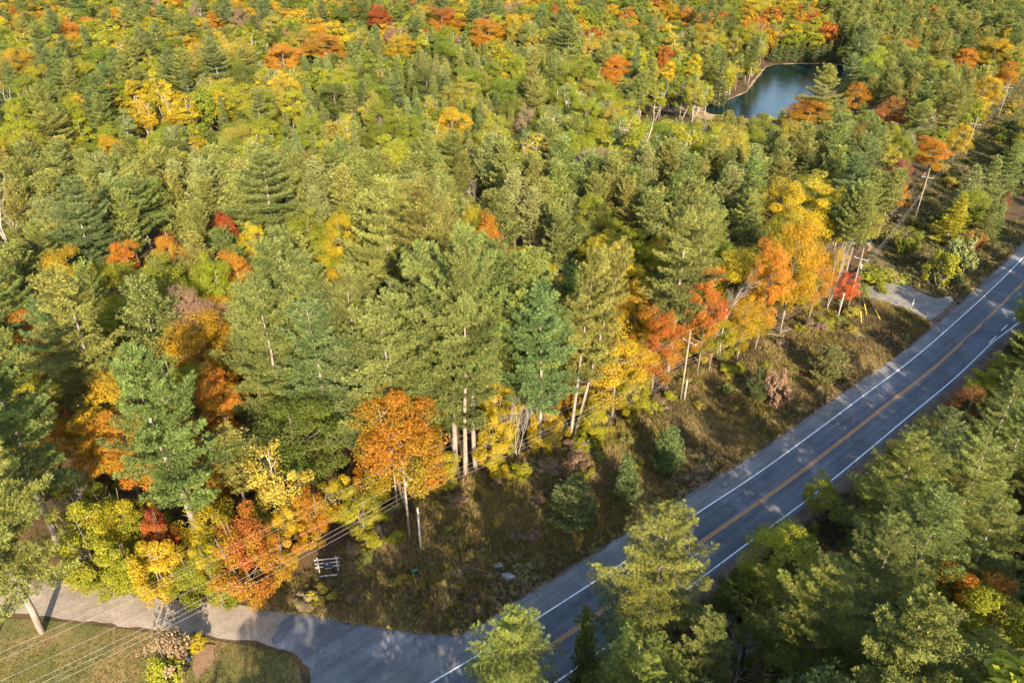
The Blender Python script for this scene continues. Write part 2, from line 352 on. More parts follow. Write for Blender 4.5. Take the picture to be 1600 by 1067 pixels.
FOREST_EDGE = [(-400, 820), (-150, 880), (0, 890), (107, 897), (215, 920), (325, 932), (405, 936), (470, 905), (560, 850), (640, 792), (730, 746), (800, 722), (900, 692), (1000, 640), (1050, 592), (1120, 567), (1200, 522), (1300, 486), (1335, 447), (1372, 372), (1405, 322), (1450, 275), (1500, 222), (1550, 172), (1600, 110), (1660, 40)]
e = [tuple(q) for q in Eline if 0.0 < q[0] < 76]
vpoly = px((405, 953), (405, 930), (470, 900), (560, 842), (640, 784), (730, 738), (800, 714), (900, 684), (1000, 632), (1050, 584), (1120, 559), (1200, 514), (1290, 482), (1330, 458), (1352, 465), (1408, 481), (1440, 497), (1455, 506)) + e[::-1] + px((762, 972), (725, 992), (680, 993), (612, 984), (537, 972), (482, 962))
struct(poly_sheet('gravel_edge', GRAVEL_EDGE[0] + GRAVEL_EDGE[1][::-1], RT + 0.001, M['shoulder_dirt'], 0.5, ragged=0.28), 'ragged strip of brown gravel where paved shoulder meets verge')
struct(poly_sheet('roadside_verge', vpoly, 0.02, M['verge'], 1.3, hump=0.55), 'rough brown grassy verge between the highway and the forest edge')
e2 = [tuple(q) for q in Eline if 84 < q[0] < 125]
cor = px((1335, 444), (1372, 366), (1405, 316), (1450, 268), (1500, 216), (1550, 166), (1600, 106), (1700, 60), (1700, 200), (1600, 215), (1540, 275), (1480, 330)) + e2[::-1] + px((1504, 463), (1466, 465), (1432, 452), (1408, 436), (1384, 441))
struct(poly_sheet('utility_corridor', cor, 0.018, M['verge'], 2.0, hump=0.4), 'cleared strip of rough ground under the power line')
pond_px = [(1098, 172), (1104, 164), (1136, 157), (1168, 144), (1180, 128), (1196, 106), (1208, 102), (1245, 100.5), (1276, 100.5), (1312, 102), (1330, 108), (1322, 125), (1296, 150), (1262, 166), (1232, 180), (1202, 187), (1168, 186), (1136, 182), (1110, 178)]
pc = np.mean(px(*pond_px), axis=0); pond = [tuple(q) for q in px(*pond_px)]
bank = [tuple(pc + (np.array(q) - pc) * (1 + 1.3 / np.linalg.norm(np.array(q) - pc))) for q in pond]
struct(poly_sheet('pond_bank', bank, 0.03, M['sand'], 4, ragged=0.7), 'tan sandy bank ringing the pond', 'shore')
struct(poly_sheet('pond', pond, 0.06, M['water'], 4, ragged=0.4), 'dark still pond among the trees at the upper right', 'water')
track = px((1010, 160), (1050, 162), (1100, 168), (1120, 184), (1105, 187), (1070, 178), (1030, 174), (1005, 170))
struct(poly_sheet('sandy_track', track, 0.022, M['sand'], 3, ragged=0.8), 'pale sandy clearing beside the pond', 'path')
path2 = px((596, 215), (600, 185), (603, 160), (610, 160), (607, 190), (603, 215))
struct(poly_sheet('footpath', path2, 0.022, M['sand'], 2, ragged=0.5), 'sliver of pale footpath between young conifers', 'path')
bed = px((300, 1052), (303, 1015), (318, 1005), (338, 1008), (336, 1030), (318, 1050), (306, 1063))
struct(poly_sheet('wood_chip_bed', bed, 0.18, M['chips'], 0.5, ragged=0.3), 'brown wood chip garden bed on the lawn')

# ------------------------------------------------------------------ tree shapes
UP = np.array([0, 0, 1.0])
def blades(mb, o, d, k, length, width, spread, clump, rng, m=0, nb=None):
    """k wedge-shaped needle sprays from every tuft origin o, around its direction d; nb = side the sprays face"""
    N = len(o); o = np.repeat(o, k, 0); d = np.repeat(d, k, 0); c = np.repeat(clump, k); nb = d + UP * .5 if nb is None else np.repeat(nb, k, 0)
    dd = unit(d + spread * rng.normal(size=(N * k, 3))); ln = length * rng.uniform(0.65, 1.25, (N * k, 1))
    r = unit(rng.normal(size=(N * k, 3)) * 0.45 + nb); nrm = unit(r - np.sum(r * dd, 1, keepdims=True) * dd); sd_ = np.cross(dd, nrm)
    w = width * rng.uniform(0.7, 1.3, (N * k, 1)); e = o + dd * ln
    v = np.stack([o, e - sd_ * w / 2 - dd * ln * 0.25 * rng.uniform(0, 1, (N * k, 1)), e + sd_ * w / 2], 1).reshape(-1, 3)
    mb.add(v, np.arange(len(v)).reshape(-1, 3), m, np.clip(c + rng.normal(0, 0.08, N * k), 0, 1), rng.random(N * k))
def leaves(mb, p, out, size, clump, rng, m=0, nup=0.55):
    N = len(p); nrm = unit(out * 0.8 + UP * nup + rng.normal(size=(N, 3)) * 0.55)
    a = unit(np.cross(nrm, rng.normal(size=(N, 3)))); b2 = np.cross(nrm, a); s = size * rng.uniform(0.6, 1.25, (N, 1))
    v = np.stack([p - a * s * .6, p - b2 * s * .38 - nrm * s * .1, p + a * s * .6, p + b2 * s * .38 - nrm * s * .1], 1).reshape(-1, 3)
    i = np.arange(N)[:, None] * 4; f = np.concatenate([i + [[0, 1, 2]], i + [[0, 2, 3]]]); l = rng.random(N)
    c = np.clip(clump + rng.normal(0, 0.07, N), 0, 1)
    mb.add(v, f, m, np.r_[c, c], np.r_[l, l])

def crooked(rng, h, lean=0.02, n=10):
    z = np.linspace(0, h, n); w = np.cumsum(rng.normal(0, 0.012 * h / n * 3, (n, 2)), 0); w -= w[0]
    return np.c_[w + np.outer(z, rng.normal(0, lean, 2)), z]
def along(c, z): return np.array([np.interp(z, c[:, 2], c[:, 0]), np.interp(z, c[:, 2], c[:, 1]), z])

def pine(seed, h=28., cb=0.38, R=5.0, prof=None, wh=1.8, nb=(5, 6), up0=-5, up1=44, tl=0.36, tw=0.10, k=9, step=0.42, trunk_r=0.36, gaps=0.0, fan=0.27, curl=0.42, dead_low=4, sub=0.75):
    """trunk with whorls of branches; each branch is a feathery plume of needle tufts, with gaps between the plumes"""
    rng = np.random.default_rng(seed); cr = MB(); tr = MB(); c = crooked(rng, h)
    zz = c[:, 2] / h; tr.tube(c, trunk_r * (1 - zz) ** 1.15 + 0.025, 9)
    prof = prof or (lambda t: 1.12 * (1 - t) ** 0.5 * (0.72 + 0.28 * min(1, t / 0.2)))
    O = []; D = []; C = []; F = []; z = cb * h; side_bias = rng.uniform(0, 6.28)
    while z < h - 0.3:
        t = (z - cb * h) / (h - cb * h); n = rng.integers(nb[0], nb[1] + 1); a0 = rng.uniform(0, 6.28)
        for q in range(n):
            if rng.random() < gaps: continue
            az = a0 + q * 6.283 / n + rng.normal(0, 0.25)
            L = max(R * prof(t) * rng.uniform(0.6, 1.2) * (1 + 0.16 * math.cos(az - side_bias)), 0.4)
            el = math.radians(up0 + (up1 - up0) * t ** 1.4 + rng.normal(0, 6)); hd = np.array([math.cos(az), math.sin(az), 0]); nn = 8
            b0 = along(c, z + rng.normal(0, 0.15)); s = np.linspace(0, 1, nn)
            pts = b0 + np.outer(s * L * math.cos(el), hd) + np.outer(s * L * math.sin(el) + curl * L * 0.4 * s ** 2.6 - 0.07 * L * np.sin(s * 3.1), UP)
            lat = np.array([-hd[1], hd[0], 0]); pts += np.outer(rng.normal(0, .10) * L * s ** 2, lat); pts[1:-1] += rng.normal(0, 0.012 * L, (nn - 2, 3))
            tr.tube(pts, np.linspace(0.018 + 0.009 * L, 0.008, nn), 3, cap=False)
            cl = np.clip(0.5 + rng.normal(0, 0.24) + 0.15 * (t - 0.5), 0, 1); face = unit(UP * .9 + hd * .5)
            x = min(0.09 * L, .35)
            while x < L:
                sx = x / L; j = min(nn - 2, int(sx * (nn - 1))); pb = pts[j] + (pts[j + 1] - pts[j]) * (sx * (nn - 1) - j); tg = unit(pts[j + 1] - pts[j])
                O.append(pb); D.append(unit(tg * .7 + UP * .6)); C.append(cl + rng.normal(0, .07)); F.append(face)
                wdt = (fan * L * max(0.15, math.sin(math.pi * min(1, sx * 0.62 + 0.34))) + 0.22) * rng.uniform(.65, 1.25)
                for sg in (-1, 1):
                    if rng.random() < 0.12: continue
                    dr = unit(tg * rng.uniform(.6, 1.1) + sg * lat + UP * rng.uniform(-0.05, 0.3)); m_ = max(1, int(wdt / step + .5)); cv_ = cl + rng.normal(0, .1)
                    for y in range(1, m_ + 1):
                        O.append(pb + dr * wdt * y / m_ + UP * .12 * (y / m_) ** 2 + rng.normal(0, 0.05, 3)); D.append(unit(dr * .8 + UP * 0.6)); C.append(cv_); F.append(face)
                x += step * sub * 1.6 * rng.uniform(.8, 1.2)
            O.append(pts[-1]); D.append(unit(pts[-1] - pts[-2])); C.append(cl); F.append(face)
        z += wh * rng.uniform(0.75, 1.25) * (1 - 0.5 * t)
    for y in range(5): O.append(along(c, h - 0.1) + UP * 0.15 * (y - 2)); D.append(UP + rng.normal(0, .3, 3)); C.append(0.6); F.append(UP * .6 + rng.normal(0, .5, 3))
    for q in range(dead_low):                                   # dry stubs under the crown
        z = rng.uniform(cb * 0.55, cb) * h; az = rng.uniform(0, 6.28); L = rng.uniform(0.6, 2.2); b0 = along(c, z)
        tr.tube([b0, b0 + np.array([math.cos(az) * L, math.sin(az) * L, rng.uniform(-.2, .3) * L])], [0.04, 0.01], 3, cap=False)
    blades(cr, np.array(O), np.array(D), k, tl, tw, 0.6, np.array(C), rng, 0, np.array(F))
    return cr, tr

def broadleaf(seed, h=16., cb=0.3, R=4.2, n=75, cr_=1.15, per=150, size=0.27, flat=0.8, trunk_r=0.22, limbs=26, shape=1.0, stems=1, hole=0.0, lobes=0.25, birch=False):
    rng = np.random.default_rng(seed); cr = MB(); tr = MB(); stemsc = []
    for q in range(stems):
        c = crooked(rng, h * 0.93, 0.03 if stems == 1 else 0.10); c[:, :2] += (rng.normal(0, 0.25, 2) if stems > 1 else 0)
        stemsc.append(c); zz = np.linspace(0, 1, len(c)); tr.tube(c, trunk_r * rng.uniform(.7, 1) * (1 - zz) ** 0.9 + 0.02, 7)
    hc = h * (1 - cb); zc = h * cb + hc * 0.48; ph = rng.uniform(0, 6.28, 4); P0 = []
    while len(P0) < n:
        u = unit(rng.normal(size=3)); az = math.atan2(u[1], u[0])
        lob = 1 + lobes * (math.sin(3 * az + ph[0] + 2 * u[2]) * 0.5 + math.sin(2 * az + ph[1]) * 0.5 + 0.5 * math.sin(5 * u[2] + ph[2] + az))
        r = rng.uniform(0.35, 1) ** 0.5 * lob
        wz = max(0.12, 1 - shape * 0.35 * max(0, u[2])) if shape > 0 else 1
        p = np.array([u[0] * R * r * wz, u[1] * R * r * wz, zc + u[2] * hc * 0.5 * min(r, 1.08)])
        if rng.random() < hole: continue
        P0.append(p)
    P0 = np.array(P0); ctr = np.array([0, 0, zc])
    for j in rng.choice(n, min(limbs, n), False):
        p = P0[j]; c = stemsc[j % stems]; zb = max(h * cb * 0.7, min(p[2] - 0.35 * np.hypot(p[0], p[1]) - 0.6, h * 0.85)); b0 = along(c, zb); mid = (b0 + p) / 2 + np.array([0, 0, -0.12 * np.linalg.norm(p - b0)]) + rng.normal(0, .12, 3)
        tr.tube([b0, mid, p], [0.035 + trunk_r * 0.22, 0.03 + trunk_r * 0.1, 0.012], 4, cap=False)
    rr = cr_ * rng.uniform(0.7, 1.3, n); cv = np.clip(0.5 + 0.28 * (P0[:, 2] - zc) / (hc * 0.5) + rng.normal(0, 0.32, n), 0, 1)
    idx = np.repeat(np.arange(n), np.maximum(8, per * np.clip(rng.normal(1, .45, n), .1, 1.9)).astype(int)); N = len(idx); u = unit(rng.normal(size=(N, 3))); rad = rng.uniform(0.25, 1, (N, 1)) ** 0.5
    out = unit(0.65 * u + 0.55 * unit(P0[idx] - ctr)); p = P0[idx] + u * rad * rr[idx, None] * np.array([1, 1, flat])
    p[:, 2] = np.maximum(p[:, 2], 0.05)
    leaves(cr, p, out, size, cv[idx], rng)
    return cr, tr

def bare(seed, h=15., spread=0.55, r=0.2, depth=4, cb=0.35, stems=1, kids=(3, 5)):
    rng = np.random.default_rng(seed); tr = MB(); tw = MB()
    def grow(b0, d, L, rad, dep, mb):
        n = 5; pts = [b0]; dd = d
        for _ in range(n - 1): dd = unit(dd + rng.normal(0, .09, 3) + UP * 0.05); pts.append(pts[-1] + dd * L / (n - 1))
        pts = np.array(pts); mb.tube(pts, np.linspace(rad, rad * 0.55, n), 6 if dep >= depth - 1 else 3, cap=False)
        if dep <= 0: return
        for q in range(rng.integers(kids[0], kids[1] + 1)):
            s = rng.uniform(0.4, 1.0) if dep < depth else rng.uniform(cb, 1.0); k = min(n - 2, int(s * (n - 1))); b1 = pts[k] + (pts[k + 1] - pts[k]) * (s * (n - 1) - k)
            nd = unit(dd + spread * unit(rng.normal(size=3)) * 1.25 + UP * 0.12); grow(b1, nd, L * rng.uniform(0.42, 0.68), rad * 0.45, dep - 1, tw)
    for q in range(stems): grow(np.array([rng.normal(0, .2) * (stems > 1), rng.normal(0, .2) * (stems > 1), 0.]), unit(np.array([rng.normal(0, .04 + .12 * (stems > 1)), rng.normal(0, .04 + .12 * (stems > 1)), 1])), h * 0.6, r, depth, tr)
    return tw, tr

round_prof = lambda t: (0.55 + 0.45 * min(1, t / .35)) * (1 - t ** 2.2) ** .6 + .06
cone_prof = lambda t: (1 - t) ** 0.9 + 0.04
KIND = {}
def reg(kind, h, R, gens, cm, tm, far):
    KIND[kind] = dict(h=h, R=R, crown=[], trunk=[], far=[], cm=cm, tm=tm)
    for g in gens:
        a, b2 = g; KIND[kind]['crown'].append(a.mesh(kind + '_crown', [cm])); KIND[kind]['trunk'].append(b2.mesh(kind + '_trunk', [tm]))
    for a, b2 in far:
        j = MB()
        for src, mi in ((a, 0), (b2, 1)):
            j.add(np.concatenate(src.v), np.concatenate(src.f), mi, np.concatenate(src.c), np.concatenate(src.l))
        KIND[kind]['far'].append(j.mesh(kind + '_far', [cm, tm]))
# tall layered pine; round-headed pine; conical conifer; broadleaf; slim pale-stemmed tree; bushy young broadleaf; shrub; young bushy pine
reg('tall_pine', 28, 6.1, [pine(10 + s, cb=[.34, .5, .28, .42, .32, .52][s], R=[5.6, 5.0, 6.0, 5.6, 5.4, 5.8][s], gaps=.05, k=19, tl=.42, tw=.066, step=.36, fan=.23) for s in range(6)], M['needle'], M['bark'],
    [pine(40 + s, R=5.6, k=7, tl=.62, tw=.26, step=.6, gaps=.05, fan=.24) for s in range(3)])
reg('round_pine', 19, 3.3, [pine(60 + s, 19, .42, 3.3, round_prof, .95, (4, 6), 5, 62, .36, .115, 9, .40, .2, .08, .26, .5) for s in range(5)], M['needle'], M['bark_brown'],
    [pine(80 + s, 19, .42, 3.3, round_prof, 1.1, (4, 6), 5, 62, .52, .24, 6, .6, .2, .06, .26, .5) for s in range(3)])
reg('conical_conifer', 14, 2.9, [pine(100 + s, 14, .06, [2.9, 2.6, 3.1, 2.7, 3.0][s], cone_prof, .85, (5, 6), 6, 42, .30, .10, 8, .36, .16, .04, .26, .3, 0) for s in range(5)], M['needle'], M['bark_brown'],
    [pine(120 + s, 14, .06, 2.9, cone_prof, .95, (5, 6), 6, 42, .46, .22, 6, .55, .16, .03, .26, .3, 0) for s in range(3)])
reg('broadleaf_tree', 16, 4.2, [broadleaf(140 + s, cb=[.28, .3, .22, .34, .26, .3, .25][s], R=[4.2, 4, 4.4, 4.1, 4.3, 3.8, 4.5][s], n=[95, 85, 105, 90, 95, 80, 100][s], per=300, size=.155, cr_=1.05, lobes=[.2, .35, .25, .4, .15, .3, .45][s]) for s in range(7)], M['leaf'], M['bark_brown'],
    [broadleaf(160 + s, n=60, per=70, size=.46, limbs=10, cr_=1.25, lobes=.3) for s in range(4)])
reg('slender_tree', 15, 2.5, [broadleaf(180 + s, 15, .3, 2.5, 55, .85, 120, .23, .9, .12, 30, 0.9, 1 + s % 3, .1, .4) for s in range(5)], M['leaf'], M['bark_birch'],
    [broadleaf(190 + s, 15, .3, 2.5, 42, .95, 60, .4, .9, .12, 12, 0.9, 2, .1, .4) for s in range(2)])
reg('bushy_maple', 8, 3.0, [broadleaf(200 + s, 8, .03, [3, 2.8, 3.2, 2.9, 3.1][s], 80, .72, 230, .13, .85, .09, 22, .7, 3, 0, .35) for s in range(5)], M['leaf'], M['bark_brown'], [])
reg('shrub', 2.4, 1.5, [broadleaf(220 + s, 2.4, .0, 1.5, 30, .45, 85, .16, .8, .035, 14, .5, 4, 0, .4) for s in range(5)], M['leaf'], M['bark_brown'],
    [broadleaf(230 + s, 2.4, .0, 1.5, 22, .5, 40, .25, .8, .035, 0, .5, 3, 0, .4) for s in range(2)])
reg('young_pine', 4.5, 1.9, [pine(240 + s, 4.5, .04, 1.9, lambda t: (1 - t) ** .55 * .95 + .06, .42, (6, 7), 18, 60, .22, .055, 12, .22, .07, .02, .3, .4, 0) for s in range(4)], M['needle'], M['bark_brown'], [])
# close pines right below the camera get finer needles
reg('near_pine', 22, 5.8, [pine(260 + s, 22, [.16, .24, .2, .14][s], [5.4, 5.0, 5.2, 5.2][s], None, 1.7, (4, 6), -3, 46, .30, .028, 32, .30, .3, .05, .23, .5) for s in range(4)], M['needle'], M['bark'], [])
reg('bare_tree', 15, 4, [bare(280, 15, .5, .2, 4, .35), bare(281, 13, .6, .16, 4, .2, 2), bare(282, 12, .45, .1, 4, .3, 3), bare(283, 14, .9, .17, 3, .3, 1, (5, 9))], M['dead'], M['dead'], [])

TINT = {
 'olive':       ((.125, .130, .028), (.225, .215, .050)), 'green': ((.088, .112, .028), (.186, .200, .050)), 'bluegreen': ((.070, .100, .032), (.150, .172, .054)), 'lime': ((.125, .145, .028), (.235, .240, .048)),
 'pale green':  ((.150, .170, .050), (.215, .220, .075)), 'leaf green': ((.120, .150, .014), (.190, .205, .022)), 'dark green': ((.080, .105, .018), (.130, .142, .025)),
 'yellow-green': ((.200, .210, .018), (.290, .260, .022)), 'mustard': ((.240, .190, .028), (.330, .250, .040)), 'yellow': ((.270, .235, .018), (.440, .285, .020)),
 'golden':      ((.280, .205, .016), (.430, .225, .016)), 'orange': ((.350, .215, .018), (.390, .122, .020)), 'orange-red': ((.350, .185, .018), (.330, .066, .020)),
 'red':         ((.340, .130, .024), (.310, .040, .022)), 'dull red': ((.230, .100, .055), (.250, .085, .055)), 'pink-brown': ((.210, .140, .080), (.270, .160, .100)),
 'russet':      ((.230, .110, .030), (.300, .130, .035)), 'dry brown': ((.180, .130, .075), (.260, .180, .100)), 'yellow and orange': ((.290, .240, .018), (.380, .135, .018)),
 'green and yellow': ((.150, .175, .016), (.350, .255, .018)), 'green and orange': ((.150, .150, .016), (.470, .190, .020))}

# ------------------------------------------------------------------ which tree stands where
TREES = []          # dicts: kind x y h w tint label(None = written later) tilt hero box
def add_tree(kind, x, y, h, w, tint, label=None, tilt=(0, 0), hero=True, var=None):
    K = KIND[kind]; px_w = w * FPX / P(x, y, h * 0.7)[2]
    ut, vt, _ = P(x, y, h); ub, vb, _ = P(x, y, 0); mid = P(x, y, h * 0.72)
    TREES.append(dict(kind=kind, x=x, y=y, h=h, w=w, tint=tint, label=label, tilt=tilt, hero=hero, var=var, u=mid[0], v=mid[1],
                      box=(ut - px_w * 0.4, vt, ut + px_w * 0.4, vt + (0.32 if y < 220 else .55) * (vb - vt)), pw=px_w, vt=vt, vb=vb))
def T(kind, u, v, h, w, tint, label, **k): x, y = G(u, v, h); add_tree(kind, x, y, h, w, tint, label, **k)
def B(kind, u, v, vt, w, tint, label, **k): x, y = G(u, v); add_tree(kind, x, y, height_for((x, y), vt), w, tint, label, **k)

B('tall_pine', 727, 746, 392, 11, 'green', 'tall pine with bare straight trunk, the nearer of the pair at the verge', var=1)
B('tall_pine', 743, 736, 372, 11, 'green', 'tall pine with bare straight trunk, the farther of the pair at the verge', var=5)
B('tall_pine', 891, 685, 400, 9, 'olive', 'thin-crowned pine whose trunk leans at the forest edge, upright one of two', var=3, tilt=(0, .07))
B('tall_pine', 898, 680, 385, 8, 'olive', 'thin-crowned pine at the forest edge, the more tilted of two crossing trunks', var=1, tilt=(0, .19))
B('tall_pine', 1043, 582, 290, 13, 'green', 'tall layered pine with thick pale trunk behind the utility pole', var=0)
B('tall_pine', 318, 866, 545, 13.5, 'green', 'pine standing up out of red and yellow bushes beside the gravel lane', var=4)
add_tree('tall_pine', *G(66, 988), 30, 12, 'olive', 'pine with thick bare trunk on the lawn edge of the lane', var=2)
add_tree('tall_pine', *G(92, 852), 29, 14, 'green', 'large pine overhanging the lane at the left edge of the picture', var=4)
T('tall_pine', 95, 425, 27, 15, 'olive', 'broad olive pine above the dark hollow near the left edge', var=2)
for u, v, h, w, t, s in [(425, 362, 29, 10, 'green', 'pine at the back left of the central pine stand'), (476, 400, 28, 9.5, 'green', 'pine in the left half of the central stand, beside the dark oak'),
    (405, 455, 26, 9, 'green', 'lowest leftmost pine of the central stand, over the orange maple'), (530, 430, 27, 9, 'green', 'pine in the middle left of the central pine stand'), (480, 480, 25, 9, 'bluegreen', 'bluish pine at the front left of the central stand'),
    (588, 288, 30, 9, 'olive', 'farthest pine at the back of the central stand beside the yellow maple'), (672, 285, 31, 10, 'olive', 'tallest pine at the back of the central pine stand'),
    (640, 395, 30, 10, 'green', 'big pine in the heart of the central stand'), (768, 375, 30, 10, 'green', 'pine with wide flat layers over the twin trunks'),
    (826, 390, 29, 9, 'olive', 'pine at the right flank of the central stand'), (605, 478, 27, 9.5, 'green', 'pine above the big orange maple, front of the stand'),
    (695, 450, 28, 9.5, 'green', 'pine at the front middle of the central pine stand'), (852, 450, 26, 8, 'bluegreen', 'shaded bluish pine beside the crossing trunks'), (545, 535, 22, 8, 'bluegreen', 'bluish pine between dark oak and big orange maple'),
    (402, 245, 26, 11, 'green', 'layered pine alone above the yellow maples in mid forest'), (890, 25, 25, 11, 'green', 'tall layered pine in the far forest left of the orange strip'), (330, 60, 24, 9, 'bluegreen', 'far bluish pine near the pink maple'),
    (1095, 330, 24, 8, 'olive', 'olive pine just behind the thick pale trunk'), (1300, 105, 22, 11, 'olive', 'olive pine leaning over the near shore of the pond')]:
    T('tall_pine', u, v, h, w * 1.5, t, s)
B('bare_tree', 42, 438, 287, 8, 'olive', 'tall leafless grey tree at the left edge', var=0)
T('bare_tree', 742, 266, 14, 5, 'olive', 'dead grey tree standing among round olive pines', var=3)
B('bare_tree', 1121, 566, 392, 7, 'olive', 'pale leafless birch leaning beside the orange maples', var=1, tilt=(0, .10))
B('bare_tree', 1292, 482, 345, 3.5, 'olive', 'thin bare birch trunk rising near the driveway', var=2, tilt=(0, .05))
B('bare_tree', 1279, 440, 360, 3, 'olive', 'second bare birch trunk behind the driveway pole', var=2, tilt=(0, .04))
T('bare_tree', 1236, 876, 9.5, 5, 'olive', 'pale leafless tree beside the roadside pines', var=1, tilt=(0, .12))
T('bare_tree', 1170, 985, 9, 6, 'olive', 'thin bare tree at the bottom edge right of the road', var=2)
T('bare_tree', 106, 712, 10, 6, 'olive', 'dead pale limbs below the golden maple', var=1)
T('bare_tree', 1520, 962, 14, 5, 'olive', 'dead grey conifer beside the orange roadside maple', var=3)
B('bare_tree', 808, 716, 600, 4, 'olive', 'slim bare tree at the forest edge left of the crossing trunks', var=2)
B('bare_tree', 838, 700, 590, 4, 'olive', 'thin forked bare tree against yellow leaves at the forest edge', var=2)
B('slender_tree', 450, 852, 690, 5, 'mustard', 'mustard tree with white stems behind the bushes by the lane')
for u, v, h, w, t, s in [(172, 576, 16, 11, 'golden', 'big golden maple right of the dark hollow'), (302, 486, 17, 11.5, 'golden', 'deep golden orange maple below the pink-brown tree'),
    (330, 575, 14, 7, 'orange', 'orange maple behind the pine by the lane'), (290, 450, 17, 9, 'pink-brown', 'dusty pink-brown tree on top of the golden maple'), (238, 400, 18, 11.5, 'leaf green', 'round bright green tree above the dark hollow'),
    (345, 322, 15, 5, 'red', 'small bright red maple among olive pines'), (185, 372, 14, 6, 'orange', 'small orange maple nearest to the bare grey tree'), (255, 360, 14, 6, 'orange', 'orange maple between green tree and red maple'),
    (322, 402, 16, 8, 'yellow-green', 'yellow-green maple beside the central stand'), (360, 385, 16, 7, 'orange', 'orange-topped maple right of the round green tree'), (390, 345, 15, 6, 'yellow', 'yellow maple beside the small red maple'),
    (525, 325, 18, 7.5, 'yellow', 'bright yellow maple behind the central pine stand'), (480, 330, 17, 10, 'leaf green', 'green tree left of the bright yellow maple'), (738, 312, 18, 6, 'green and yellow', 'yellow and green maple right behind the tallest pine'),
    (762, 325, 18, 5, 'orange', 'orange half of the maple pair behind the stand'), (930, 304, 18, 9, 'leaf green', 'rounded leaf-green tree among olive pines, right of centre'), (450, 628, 15, 13, 'dark green', 'dark green oak between the pine stand and the bushes'),
    (566, 560, 15, 6, 'green and yellow', 'narrow yellow and green tree in the gap of the stand'), (862, 492, 14, 8, 'yellow', 'yellow maple behind the crossing trunks'), (812, 545, 12, 8, 'green and yellow', 'yellow-green maple right of the twin trunks'),
    (1000, 440, 14, 8, 'golden', 'golden maple between the crossing trunks and thick pale trunk'), (930, 500, 13, 7, 'golden', 'golden maple touching the tilted trunk'), (780, 590, 10, 7, 'yellow', 'yellow maple low behind the twin trunks'),
    (690, 8, 19, 17, 'orange-red', 'large scarlet and orange maple in the far forest'), (592, 6, 18, 12, 'red', 'red maple in the far forest left of the scarlet one'), (762, 28, 18, 15, 'orange', 'round orange maple right of the scarlet one'),
    (545, 0, 19, 18, 'dark green', 'large dark green tree in the far forest'), (370, 10, 17, 9, 'pink-brown', 'round pink tree in the far forest'), (438, 66, 16, 13, 'orange', 'orange maple below the far dark green tree'),
    (505, 52, 16, 16, 'orange', 'wide orange maple left of the scarlet one'), (625, 55, 15, 10, 'golden', 'golden tree right below the far dark green tree'), (960, 84, 16, 9, 'orange', 'bright orange tree left of the far conifer'), (1040, 70, 14, 5, 'orange-red', 'small orange-red tree left of the pond'),
    (1047, 92, 13, 6, 'yellow', 'yellow tree under the orange one left of the pond'), (1086, 84, 14, 7, 'yellow', 'yellow tree beside the pond conifer'), (1050, 4, 16, 9, 'golden', 'golden tree at the top edge above the pond'), (1075, 10, 15, 8, 'orange', 'orange tree at the top edge above the pond'),
    (1236, 2, 15, 9, 'yellow', 'yellow tree at the top edge beyond the pond'), (1270, 152, 14, 12, 'orange', 'orange maple on the near shore of the pond'), (1345, 128, 14, 8, 'orange', 'orange tree right of the pond'),
    (1518, 74, 14, 9, 'orange', 'orange tree in the far forest next to the power line'), (1462, 212, 12, 11, 'orange', 'broad orange maple beside the cleared power line strip'), (1506, 194, 12, 7, 'yellow', 'yellow tree beside the cleared power line strip'),
    (1550, 118, 13, 9, 'golden', 'golden maple beside the far power line poles'), (1580, 95, 13, 8, 'orange', 'orange maple behind the far power line poles'), (1412, 246, 11, 6, 'dull red', 'dull red maple beside the cleared strip'), (820, 165, 15, 7, 'dry brown', 'brown thinning tree in the middle distance'),
    (1400, 150, 14, 8, 'russet', 'russet tree in the forest right of the pond'), (1150, 55, 15, 9, 'mustard', 'mustard tree above the pond conifer')]:
    T('broadleaf_tree', u, v, h, w * (1.2 if v < 160 else 1), t, s)
B('broadleaf_tree', 636, 800, 620, 12.5, 'yellow and orange', 'big orange maple right behind the first utility pole')
B('broadleaf_tree', 955, 655, 505, 11, 'yellow', 'wide yellow maple between crossing trunks and thick pale trunk')
B('broadleaf_tree', 1018, 612, 478, 7, 'orange-red', 'orange-red maple touching the thick pale trunk')
B('broadleaf_tree', 1088, 590, 418, 6.5, 'orange-red', 'scarlet-orange maple left of the leaning pale birch')
B('broadleaf_tree', 1106, 588, 492, 6, 'green and yellow', 'yellow-green maple low behind the second utility pole')
B('broadleaf_tree', 1178, 552, 372, 8, 'orange', 'orange maple right of the leaning pale birch')
B('broadleaf_tree', 1217, 528, 330, 8.5, 'golden', 'tall golden maple near the driveway')
B('broadleaf_tree', 1150, 570, 470, 6, 'golden', 'low golden maple at the foot of the leaning birch')
B('broadleaf_tree', 1262, 502, 402, 6, 'orange', 'orange maple between tall golden maple and bare birch trunk')
B('broadleaf_tree', 1310, 484, 428, 5, 'red', 'small red maple at the foot of the driveway pole')
